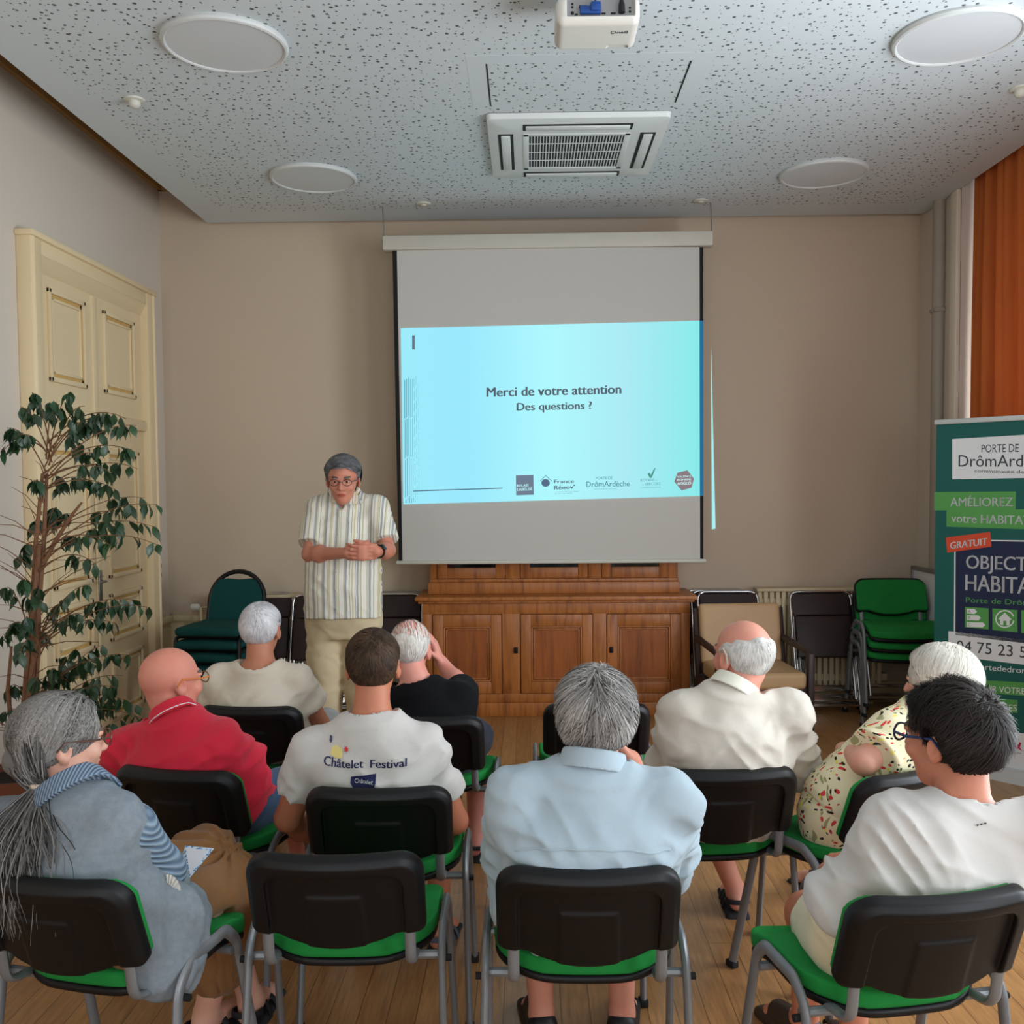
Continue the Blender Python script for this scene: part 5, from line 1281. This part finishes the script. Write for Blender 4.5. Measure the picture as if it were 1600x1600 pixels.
glasses(g, M('clear_brown_rim', (120, 84, 60), .3), M('orange_temple', (206, 118, 40), .35))
for s in 'LR': sandal(g, s, M('brown_strap', (70, 50, 40), .7), M('dark_sole', (40, 40, 44), .8))

# woman with the ponytail
g = figure('C1', 'person with a long grey ponytail in a blue-grey cardigan at the left edge',
    dict(c7=(108, 1242), head=(92, 1156, .03), shL=(0, 1290, .0), shR=(182, 1284, .0), elL=(-20, 1400, .1), elR=(240, 1366, .08), wrL=(-.16, .16, .63, 0), wrR=(-.12, .10, .62, 0), knL=(.0, .40, .565, 0), knR=(.10, .37, .49, 0), anL=(392, 1560), anR=(322, 1584)), head=(-34, 4, 0), hs=1.0, wd=.9, dp=1.0, sk=(208, 158, 136), slouch=.03,
    hands=dict(R=(A(-.7, .6, -.2), A(0, 0, -1), A(0, 1, 0))))
n = N('blue_grey_wool'); v = n.coords(); n.color(n.mix(n.noise(v, 60, 4), lin((110, 119, 128)), lin((140, 148, 154)))); n.bump(n.noise(v, 300, 3), .3, .003); n.set(.95, 0, .1); m_wool = n.m
s = top_garment(g, m_wool, 'cardigan', ease=.018, amp=.007, sleeve=1.5, sr=.98, seed=8, hem=-.15, neck=.058)
n = N('ribbed_blue_knit'); v = n.coords(rot=(0, 0, .5)); wv = n.add('ShaderNodeTexWave', Scale=26.0, Distortion=.6); wv.bands_direction = 'X'; n.link(n.coords(rot=(.3, .75, .2)), wv.inputs['Vector'])
n.color(n.mix(wv.outputs['Fac'], lin((92, 110, 130)), lin((142, 160, 176)))); n.bump(wv.outputs['Fac'], .8, .006); n.set(.95, 0, .1); m_rib = n.m
F = Field(); J = g.J
for q in 'LR':
    F.cone(J['sh'+q]+unit(J['el'+q]-J['sh'+q])*.045, J['el'+q], .078, .072, .0); F.cone(J['el'+q], J['el'+q]*.45+J['wr'+q]*.55, .072, .058, .03)
F.post = lambda p, d: np.where(np.abs(d) < .05, d-folds(p, J['pel'], g.lat1, g.up, .004, 3), d)
field_obj(F, 'ribbed_sleeve', m_rib, g.root, .006, g.org)
n = N('ribbed_collar_knit'); wv = n.add('ShaderNodeTexWave', Scale=40.0, Distortion=.3); n.link(n.coords(), wv.inputs['Vector']); n.color(n.mix(wv.outputs['Fac'], lin((86, 102, 122)), lin((136, 154, 172)))); n.bump(wv.outputs['Fac'], .6, .004); n.set(.95, 0, .1)
collar(g, n.m, 'ribbed_collar', r=.074, h=.045, flare=.02, th=.008, drop=.01)
m_skirt = cloth('brown_linen', (128, 88, 52), var=.1)
F = Field(); kn, kr = J['knL'], J['knR']
F.cone(J['hipL'], kn, .10, .078, .05).cone(J['hipR'], kr, .095, .078, .05).cone(J['hipL'], J['hipR'], .105, .105, .05)
F.cone(kn, J['anL']*.5+kn*.5, .078, .085, .05).cone(kr, J['anR']*.55+kr*.45, .08, .095, .06).cone(kn, kr, .075, .075, .06)
def sp(p, d):
    a = np.arctan2(p[:, 0]-kr[0], p[:, 1]-kr[1]); d = d-folds(p, J['pel'], g.lat1, A(0, 0, 1), .012, 6, .6)-.007*np.sin(a*11+p[:, 2]*6)
    q = (p-g.cp(0, 0, 0))@g.R; on = (np.abs(q[:, 0]) < .24) & (q[:, 1] > -.24) & (q[:, 1] < .24)
    return np.where(on, np.maximum(d, .512-p[:, 2]), np.maximum(d, .17-p[:, 2]))
F.post = sp; field_obj(F, 'skirt', m_skirt, g.root, .008, g.org)
# cardigan hanging down beside the seat
F = Field(); e0 = g.cp(.235, -.03, .62)
F.ell(g.cp(.16, .0, .575), (.06, .12, .06), g.R, .03); F.cone(g.cp(.10, -.11, .68), g.cp(.165, -.08, .50), .075, .06, .03); F.cone(J['elR']-A(0, 0, .03), g.cp(.19, -.02, .60), .06, .05, .03); F.cone(g.cp(.19, -.02, .60), g.cp(.20, -.06, .47), .055, .045, .03); F.ell(g.cp(.205, .0, .54), (.035, .07, .05), g.R, .03)
F.post = lambda p, d: np.where(np.abs(d) < .06, d-folds(p, e0, A(0, 0, 1), g.fwd, .020, 4), d)
field_obj(F, 'cardigan_hem', m_wool, g.root, .007, g.org)
mh = hairmat('grey_streaked_hair', (30, 27, 26), (196, 190, 184))
make_hair(g.root, g.org, g.C, g.H, g.hs*1.03, 'full', mh, .016, .13, 7500, whorl=(.05, .15, .98), tone=(.05, .58), messy=.02, grav=.5, comb=(-.15, -.75, -.3), seed=9, width=.0022, lift=.1)
tie = at(64, 1226, g.C[1]-.10); tr_ = np.random.default_rng(5); cv = []; tn = []
for i in range(2600):
    a = tr_.normal(size=2); r0 = .016; off = (RGT*a[0]+FWD*a[1]*.8); L = tr_.uniform(.17, .33); k = tr_.uniform(.7, 1.5); ph = tr_.uniform(0, 6)
    P = []
    for j in range(12):
        t = j/11; w_ = r0*.5+.046*k*math.sin(min(1, t*1.6)*PI*.5); P.append(tie+off*w_*(.5+.3*t)+A(.012*t+.009*math.sin(8*t+ph), -.05*math.sin(t*2.2)-.01, -L*t+.005*math.sin(ph+9*t)))
    cv.append(np.array(P)); tn.append(np.clip(tr_.normal(.15, .13), 0, 1))
F = Field(); F.chain([tie, tie+A(-.004, -.03, -.08), tie+A(-.01, -.045, -.17), tie+A(-.018, -.04, -.25)], [.018, .046, .052, .03], .02); 
o = field_obj(F, 'ponytail', mh, g.root, .006, g.org); hairy(o, .2); strands_obj('loose_strands', o, g.org, cv, mh, .0024, tn)
F = Field(); hn = g.C+g.H@A(0, -.085, -.04); F.cone(hn, tie, .045, .018, .01); hairy(field_obj(F, 'gathered_hair', mh, g.root, .006, g.org), .25)
MB().tube([tie+(RGT*math.cos(a)+FWD*math.sin(a))*.021 for a in np.linspace(0, 2*PI, 17)[:-1]], .006, 8, closed=True).build('hair_tie', M('pale_hair_tie', (214, 190, 170), .7), g.root, loc=tuple(-g.org))
cv = []; tn = []
for i in range(900):
    a = tr_.uniform(-2.6, -.5); z = tr_.uniform(-.07, .05); q = EO+A(.081*math.cos(a), .104*math.sin(a), z); q0 = g.C+g.H@(q*1.03); o_ = tr_.normal(size=3)*.008; q1 = q0*.45+tie*.55+(q0-g.C)*.22+o_
    cv.append(np.array([(1-t)**2*q0+2*t*(1-t)*q1+t*t*(tie+o_) for t in np.linspace(0, 1, 8)])); tn.append(np.clip(tr_.normal(.2, .15), 0, 1))
strands_obj('swept_hair', g.root, g.org, cv, mh, .0026, tn)
glasses(g, M('tortoise_rim', (96, 58, 44), .3), M('tortoise_temple', (80, 52, 42), .35), r=.024)
for q in 'LR': sandal(g, q, M('black_strap', (26, 26, 30), .7), M('dark_sole', (40, 40, 44), .8))
# paper and fan in her lap
py_ = g.cp(.1, .36, 0)[1]-.25; pc = [at(272, 1374, py_-.02), at(290, 1322, py_+.10), at(334, 1326, py_+.08), at(297, 1371, py_-.04)]
pr_ = empty('paper_sheet', tuple(pc[0]), 0, 'white sheet with a blue patterned border in the ponytail woman\'s lap', 'paper')
nn = unit(np.cross(pc[1]-pc[0], pc[3]-pc[0])); nn = nn if nn[2] > 0 else -nn
def quadsheet(name, P, mat, par, e0, e1):
    V = [p+nn*e0-pc[0] for p in P]+[p+nn*e1-pc[0] for p in P]
    return MB().raw(V, [[0, 1, 2, 3], [7, 6, 5, 4]]+[[i, i+4, (i+1) % 4+4, (i+1) % 4] for i in range(4)]).build(name, mat, par, smooth=False)
n = N('blue_patterned_border'); ck = n.add('ShaderNodeTexVoronoi', Scale=110.0); n.link(n.coords(), ck.inputs['Vector']); n.color(n.mix(n.math('GREATER_THAN', ck.outputs['Distance'], .42), lin((40, 116, 176)), lin((200, 214, 226)))); n.set(.6)
quadsheet('border', pc, n.m, pr_, 0, .0015); cc = sum(pc)/4; quadsheet('sheet', [cc+(p-cc)*.84 for p in pc], M('white_paper', (214, 214, 220), .7, var=.01), pr_, .001, .0022)
fcn = at(262, 1402, g.cp(.2, .06, 0)[1]-.10); fo = empty('hand_fan', tuple(fcn), 0, 'white pleated paper fan beside the brown skirt of the ponytail woman', 'fan')
mb = MB(); V = []; 
for i in range(29):
    a = math.radians(-100+200*i/28); z = .004*(i % 2); 
    for r in (.012, .058): V.append(RGT*math.cos(a)*r*.62+UPV*math.sin(a)*r-FWD*z)
mb.raw(V+[v+FWD*.0015 for v in V], [[2*i, 2*i+1, 2*i+3, 2*i+2] for i in range(28)]+[[58+2*i, 60+2*i, 61+2*i, 59+2*i] for i in range(28)]).build('pleated_leaf', M('fan_paper', (216, 212, 204), .8), fo, smooth=False)
MB().box((0, 0, -.005), (.01, .004, .06), .002).build('fan_stick', m_dwood, fo)

# man in the pale blue shirt
def calf(F, g): pass
g = figure('C3', 'person with thick grey hair in a pale blue collared shirt',
    dict(c7=(926, 1206), head=(931, 1122, .03), shL=(812, 1250), shR=(1042, 1254), elL=(812, 1345, .06), elR=(1034, 1340, .12), wrL=(.0, .2, .66, 0), wrR=(985, 1188, .22), knL=(-.12, .37, .50, 0), knR=(.13, .37, .50, 0), anL=(846, 1582), anR=(972, 1582)), head=(-2, 7, 0), hs=1.04, wd=1.12, dp=1.08, sk=(204, 140, 118), red=.3, slouch=.03, arm=1.1, legr=1.1,
    hands=dict(R=(A(-.6, .2, .8), A(-.3, .9, 0), A(-.5, .5, .6))), handargs=dict(R=dict(curl=(.9, 1.0, .8))))
m_pb = cloth('pale_blue_cotton', (166, 182, 192)); s = top_garment(g, m_pb, 'shirt', ease=.026, amp=.020, sleeve=1.35, sr=1.08, seed=13, neck=.056, neckdrop=-.012, horiz=.8, dp_extra=.01)
collar(g, m_pb, 'collar', r=.070, h=.046, flare=.010, th=.005)
J = g.J; yk = MB(); me = s.data; bv = BVHTree.FromPolygons([v.co for v in me.vertices], [tuple(p.vertices) for p in me.polygons]); pts = []
for t in np.linspace(-1, 1, 40):
    p = J['c7']-g.up*(.098+.035*t*t)+g.lat1*t*.185; h = bv.ray_cast(Vector(p-g.fw1*.5-g.org), Vector(g.fw1), 1.0)
    if h[0] is not None: pts.append(A(*h[0])-g.fw1*.0005)
MB().tube(pts, .0028, 6).build('yoke_seam', m_pb, g.root)
lower_garment(g, cloth('light_grey_cotton', (196, 196, 192)), 'shorts', frac=.92, legr=1.12)
make_hair(g.root, g.org, g.C, g.H, g.hs*1.02, 'std', hairmat('grey_hair', (52, 46, 44), (200, 195, 190)), .022, .075, 7000, whorl=(.22, -.45, .85), tone=(.05, .9), messy=.45, lift=1.3, seed=21, width=.0026, grav=.45)
for q in 'LR': shoe(g, q, M('black_shoe_leather', (24, 24, 26), .5))

# balding man in the off-white polo
g = figure('C7', 'person with bald crown and white hair in an off-white polo shirt',
    dict(c7=(1146, 1082), head=(1161, 1022, .02), shL=(1068, 1120), shR=(1232, 1120, -.02), elL=(1044, 1214, .06), elR=(1240, 1208, .04), wrL=(-.05, .22, .66, 0), wrR=(.08, .22, .66, 0), anR=(1150, 1392), knR=(.06, .40, .50, 0)), head=(20, 3, 0), hs=1.06, wd=1.1, dp=1.05, sk=(212, 148, 128), red=.4, slouch=.045, arm=1.05)
m_ow = cloth('off_white_cotton', (204, 196, 184)); top_garment(g, m_ow, 'polo_shirt', ease=.022, amp=.016, sleeve=.95, sr=1.12, seed=17, dp_extra=.01, neck=.056, neckdrop=-.012); collar(g, cloth('ivory_rib', (222, 220, 204)), 'collar', r=.066, h=.042)
lower_garment(g, cloth('beige_cotton', (176, 160, 134)), 'shorts', frac=.92)
m_whh = hairmat('white_hair', (150, 142, 134), (236, 234, 230))
make_hair(g.root, g.org, g.C, g.H, g.hs, 'ring', m_whh, .008, .035, 4200, whorl=(0, .1, 1), tone=(.2, .95), messy=.4, seed=23, lift=.6, grav=.5)
P = lambda x, y, z: g.C+g.H@(A(x, y, z)*g.hs)-g.org
MB().tube([P(-.083, -.03, -.02), P(-.092, -.038, .01), P(-.09, -.02, .026), P(-.086, .0, .018)], .0035, 8).build('hearing_aid', M('hearing_aid_plastic', (196, 186, 170), .4), g.root)
for q in 'LR': sandal(g, q, M('black_strap_webbing', (28, 30, 36), .7), M('black_sandal_sole', (30, 30, 34), .8), straps=(.03, .075, .12))

# white haired woman in the cream top
g = figure('C9', 'person with cropped white hair in a cream short-sleeved top',
    dict(c7=(404, 1040), head=(408, 982, .03), shL=(346, 1064), shR=(464, 1066), elL=(330, 1128, .03), elR=(500, 1130, .03)), head=(2, 4, 0), hs=.97, wd=1.0, dp=1.0, sk=(188, 126, 98), slouch=.03, arm=.95)
top_garment(g, cloth('cream_cotton', (212, 200, 182)), 'blouse', ease=.02, amp=.009, sleeve=.5, sr=1.02, seed=31, neck=.082, neckdrop=.012)
lower_garment(g, cloth('grey_linen', (150, 148, 146)), 'trousers')
make_hair(g.root, g.org, g.C, g.H, g.hs, 'std', hairmat('silver_hair', (165, 160, 160), (244, 242, 244)), .013, .04, 5200, whorl=(.12, -.5, .85), tone=(.2, .9), messy=.35, seed=33, lift=.6)
# man in the black T-shirt, head propped on his hand
g = figure('C10', 'person with thin white hair in a black T-shirt, propping his head on one hand',
    dict(c7=(652, 1072), head=(641, 1010, .03), shL=(586, 1098), shR=(718, 1094), elL=(575, 1150, .1), elR=(722, 1078, .20), wrR=(689, 1034, .11)), head=(-4, 3, 4), hs=1.02, wd=1.05, dp=1.0, sk=(214, 146, 130), red=.4, slouch=.03,
    hands=dict(R=(A(-.35, -.1, 1), A(-1, .1, -.2), A(0, -1, 0))), handargs=dict(R=dict(curl=(.25, .35, .3), thumb=(.5, .75, .3))))
top_garment(g, cloth('black_cotton', (10, 10, 14), sheen=0), 't_shirt', ease=.016, amp=.005, sleeve=.8, sr=1.1, seed=37, neck=.062)
lower_garment(g, cloth('dark_blue_cotton', (34, 38, 54)), 'shorts')
make_hair(g.root, g.org, g.C, g.H, g.hs, 'ring', hairmat('thin_white_hair', (176, 160, 146), (240, 236, 230)), .009, .075, 420, whorl=(-.3, .5, .9), tone=(.3, .95), messy=.35, seed=39, lift=.7, strand_style='std')
for q in 'LR': sandal(g, q, M('dark_strap', (44, 44, 48), .7), M('dark_sole', (40, 40, 44), .8))
# woman in the flowered dress
g = figure('C8', 'person with a white bob in a flowered dress, behind the dark haired man',
    dict(c7=(1452, 1116, .05), head=(1470, 1066, .06), shL=(1392, 1160, .03), shR=(1500, 1150, .0), elL=(1350, 1190, -.06), elR=(1478, 1230, .15), wrL=(1318, 1172, .02), wrR=(1350, 1176, .0), knL=(1322, 1212, .02), knR=(1320, 1240, .0), anL=(1262, 1298, .06), anR=(1292, 1372)), head=(18, 4, 0), hs=1.02, wd=.85, dp=.95, sk=(210, 152, 130), slouch=.03,
    hands=dict(L=(A(.25, .5, -.5), A(0, 1, -.3), A(.6, .5, 0)), R=(A(-.8, .2, -.4), A(0, 0, -1), A(0, 1, 0))), handargs=dict(L=dict(curl=(.7, .9, .7)), R=dict(curl=(.7, .9, .7))))
n = N('flowered_cotton'); v = n.coords(); nz = n.add('ShaderNodeTexNoise', Scale=7.0); n.link(v, nz.inputs['Vector'])
wv = n.mix(.12, v, nz.outputs['Color'])
def blot(scale, off, thr, st):
    vo = n.add('ShaderNodeTexVoronoi', Scale=scale); mp = n.t.nodes.new('ShaderNodeMapping'); mp.inputs['Location'].default_value = (off, off*2, 0); mp.inputs['Scale'].default_value = st; mp.inputs['Rotation'].default_value = (off, off*1.7, off*.6); n.link(wv, mp.inputs['Vector']); n.link(mp.outputs[0], vo.inputs['Vector']); return n.math('LESS_THAN', vo.outputs['Distance'], thr)
c = n.mix(blot(42, 1.1, .27, (1, 1, .4)), lin((226, 214, 178)), lin((158, 154, 110))); c = n.mix(blot(46, 3.2, .24, (.4, 1, 1)), c, lin((206, 62, 60))); c = n.mix(blot(50, 5.3, .24, (1, .4, 1)), c, lin((40, 44, 40))); c = n.mix(blot(38, 7.7, .2, (1, 1, .5)), c, lin((230, 214, 90)))
n.color(c); n.bump(n.noise(v, 50, 3), .25, .003); n.set(.9, 0, .2); m_flw = n.m
top_garment(g, m_flw, 'dress_top', ease=.018, amp=.006, sleeve=.6, sr=1.15, seed=41, neck=.075, neckdrop=.01)
F = Field(); J = g.J; F.cone(J['hipL'], J['knL'], .10, .078, .04).cone(J['hipR'], J['knR'], .10, .078, .04).cone(J['hipL'], J['hipR'], .11, .11, .05).cone(J['pel'], J['pel']+g.up*.1, .13, .13, .05).cone(J['knL'], J['knL']-A(0, 0, .04), .076, .076, .04)
F.post = lambda p, d: np.maximum(np.where(np.abs(d) < .05, d-folds(p, J['pel'], g.lat1, A(0, 0, 1), .008, 6), d), .40-p[:, 2])
field_obj(F, 'dress_skirt', m_flw, g.root, .007, g.org)
make_hair(g.root, g.org, g.C, g.H, g.hs*1.03, 'full', hairmat('white_bob_hair', (170, 158, 140), (242, 238, 230)), .022, .11, 5200, whorl=(.1, -.2, .95), tone=(.3, .95), messy=.16, seed=43, grav=.7, hang=1, lift=.4)
for q in 'LR': sandal(g, q, M('grey_strap', (96, 88, 84), .7), M('dark_sole', (40, 40, 44), .8))
# dark haired man at the right edge
g = figure('C4', 'person with tousled dark hair and dark glasses in a white T-shirt at the right edge',
    dict(c7=(1522, 1268, .04), head=(1486, 1150, .08), shL=(1404, 1324, .02), shR=(1640, 1300, -.05), elL=(1428, 1404, .04), elR=(1656, 1408, .06), wrL=(.10, .14, .62, 0), wrR=(.12, .2, .64, 0), knL=(1262, 1428, .03), knR=(.16, .38, .51, 0), anL=(1258, 1592)), head=(22, 4, -3), hs=1.06, wd=.92, dp=.95, sk=(196, 128, 100), red=.3, slouch=.03, legr=1.08)
s = top_garment(g, m_wt, 't_shirt', ease=.022, amp=.018, sleeve=.95, sr=1.08, seed=47, neck=.068, neckdrop=.004, horiz=.6)
ux = g.lat1; uz = unit(g.up-ux*(g.up@ux)); m_pd = M('dark_dot_print', (40, 40, 44), .8)
for i in range(3):
    V, Fc = grid_poly(np.array([(2.4*math.cos(a), 1.3*math.sin(a)) for a in np.linspace(0, 2*PI, 9)[:-1]])*.0014, 2); surface_print(g, s, 'dot_print', (V, Fc), at(1527+6.5*i, 1289-i, g.J['c7'][1]-.1), ux, uz, m_pd)
lower_garment(g, cloth('cream_canvas', (220, 208, 176)), 'shorts', frac=.56, legr=1.02, r1=.074)
make_hair(g.root, g.org, g.C, g.H, g.hs, 'std', hairmat('dark_brown_hair', (14, 11, 10), (60, 48, 42)), .024, .06, 7000, whorl=(-.1, -.4, .9), tone=(.05, .6), messy=.85, lift=2.2, seed=51, width=.0026, comb=(0, .25, 0))
glasses(g, M('navy_glasses_rim', (24, 32, 56), .3), M('navy_glasses_temple', (36, 52, 92), .3), r=.023, w=.003)
for q in 'LR': shoe(g, q, M('brown_shoe_leather', (60, 44, 34), .5))
# ------------------------------------------------------------------ the speaker
PB = atz(542, 1216, 0)
CH['speaker'] = (PB, PI)
def stand(px):
    d = dict(pel=(0, 0, .97, 0), hipL=(-.095, 0, .94, 0), hipR=(.095, 0, .94, 0), knL=(-.10, .03, .52, 0), knR=(.11, .03, .52, 0), anL=(-.12, -.01, .085, 0), anR=(.13, .01, .085, 0)); d.update(px); return d
y0 = PB[1]
def set_(px, py, dy): 
    p = at(px, py, y0+dy)-PB; q = rot_z(-PI)@p; return (q[0], q[1], q[2], 0)
g = figure('speaker', 'person standing beside the screen in a striped shirt, hands clasped',
    stand(dict(c7=set_(538, 772, .05), head=set_(536, 748, -.05), shR=set_(498, 796, .03), shL=set_(588, 794, .03), elR=set_(484, 866, -.10), elL=set_(606, 860, -.10), wrR=set_(543, 864, -.31), wrL=set_(588, 862, -.31))),
    head=(4, 12, 0), hs=1.08, wd=1.05, dp=1.08, sk=(196, 130, 106), red=.3, slouch=.0, arm=1.0, hvox=.0048,
    hands=dict(R=(A(.95, -.25, .0), A(0, 1, -.2), A(.0, -.2, 1)), L=(A(-.95, -.35, .0), A(0, 1, -.2), A(0, -.2, 1))), handargs=dict(R=dict(curl=(.4, .7, .5), s=1.05, thumb=(.3, .9, .3)), L=dict(curl=(.4, .7, .5), s=1.05, thumb=(.3, .9, .25))))
n = N('striped_shirt_cotton'); v = n.coords(); s_ = n.t.nodes.new('ShaderNodeSeparateXYZ'); n.link(v, s_.inputs[0])
x = n.math('ADD', s_.outputs[0], n.math('MULTIPLY', n.noise(v, 3), .015))
def stripe(freq, ph, thr): return n.math('GREATER_THAN', n.math('SINE', n.math('MULTIPLY_ADD', x, freq, ph)), thr)
c = n.mix(stripe(150, .3, .80), lin((226, 221, 206)), lin((206, 194, 158))); c = n.mix(stripe(103, 1.9, .86), c, lin((156, 160, 162))); c = n.mix(stripe(211, 4.0, .9), c, lin((168, 168, 158)))
n.color(c); n.bump(n.noise(v, 60, 3), .3, .003); n.set(.9, 0, .2); m_str = n.m
J = g.J
g.tab = [(-.22, .20, .165, .02), (0, .205, .17, .025), (.22, .205, .18, .03), (.45, .20, .165, .02), (.65, .195, .14, .01), (.80, .17, .115, 0), (.91, .12, .085, 0), (1.0, .066, .062, 0)]
s = top_garment(g, m_str, 'striped_shirt', ease=.012, amp=.006, sleeve=.78, sr=1.25, hem=-.04, seed=61, neck=.060, horiz=.4, post=lambda p, d: np.maximum(d, -(np.linalg.norm((p-J['c7']-g.fw1*.115+g.up*.03)*A(1.5, .8, .62), axis=1)-.04)))
for P_ in ([(511, 757), (520, 762), (539, 789), (517, 784)], [(555, 768), (549, 764), (540, 789), (567, 786)]):
    w3 = [at(px, py, J['c7'][1]-(.085 if i < 2 else .128)) for i, (px, py) in enumerate(P_)]
    MB().raw([p-g.org for p in w3]+[p-g.org+A(0, .006, 0) for p in w3], [[0, 1, 2, 3], [7, 6, 5, 4]]+[[i, i+4, (i+1) % 4+4, (i+1) % 4] for i in range(4)]).build('collar_wing', m_str, g.root)
collar(g, m_str, 'collar', r=.074, h=.045, flare=.018, th=.005, drop=.0)
me = s.data; bv = BVHTree.FromPolygons([v.co for v in me.vertices], [tuple(p.vertices) for p in me.polygons]); pts = []
for t in np.linspace(.12, 1.0, 40):
    p = J['c7']+(J['pel']+g.up*.02-J['c7'])*t; h = bv.ray_cast(Vector(p+A(0, -.5, 0)-g.org), Vector((0, 1, 0)), 1)
    if h[0] is not None: pts.append(A(*h[0])-A(0, .0008, 0))
MB().tube(pts, .012, 6, ry=.16, up=(1, 0, 0)).build('button_placket', m_str, g.root)
mb_ = [MB().ball(p-A(0, .003, 0), (.005, .002, .005), 8).build('button', M('pale_button', (206, 200, 188), .4), g.root) for p in pts[3::7]]
g.tab = [(-.22, .165, .12, .0), (0, .186, .165, .016), (.22, .186, .162, .014), (.45, .17, .12, .0)]+g.tab[4:]
lower_garment(g, cloth('beige_chino', (206, 188, 154), weave=900), 'trousers', ease=.02, legr=1.12, amp=.010)
for q in 'LR': shoe(g, q, M('tan_shoe_leather', (110, 78, 54), .5))
make_hair(g.root, g.org, g.C, g.H, g.hs, 'std', hairmat('salt_and_pepper_hair', (44, 44, 46), (158, 158, 160)), .023, .05, 5000, whorl=(.35, -.4, .85), tone=(.15, .7), messy=.2, seed=63, comb=(-.5, -1.1, .2))
glasses(g, M('thin_dark_rim', (50, 40, 60), .3), M('thin_dark_temple', (50, 40, 60), .3), r=.020, w=.0016)
w_ = J['wrL']; ax = unit(J['elL']-w_); wc = w_+ax*.035; u_ = unit(np.cross(ax, A(0, 0, 1))); v_2 = np.cross(ax, u_)
wt = MB().tube([wc+(u_*math.cos(a)+v_2*math.sin(a))*.036 for a in np.linspace(0, 2*PI, 21)[:-1]], .011, 8, ry=.3, closed=True, up=tuple(ax)).build('wristwatch', M('black_watch_strap', (20, 20, 22), .5), g.root, loc=tuple(-g.org))
fr_ = unit(A(0, -1, .15)-ax*np.dot(A(0, -1, .15), ax)); Rw = np.stack([ax, np.cross(fr_, ax), fr_], 1)
MB().box(wc+fr_*.04, (.036, .036, .012), .005, R=Rw).build('watch_case', M('black_watch_case', (16, 16, 18), .25), wt)
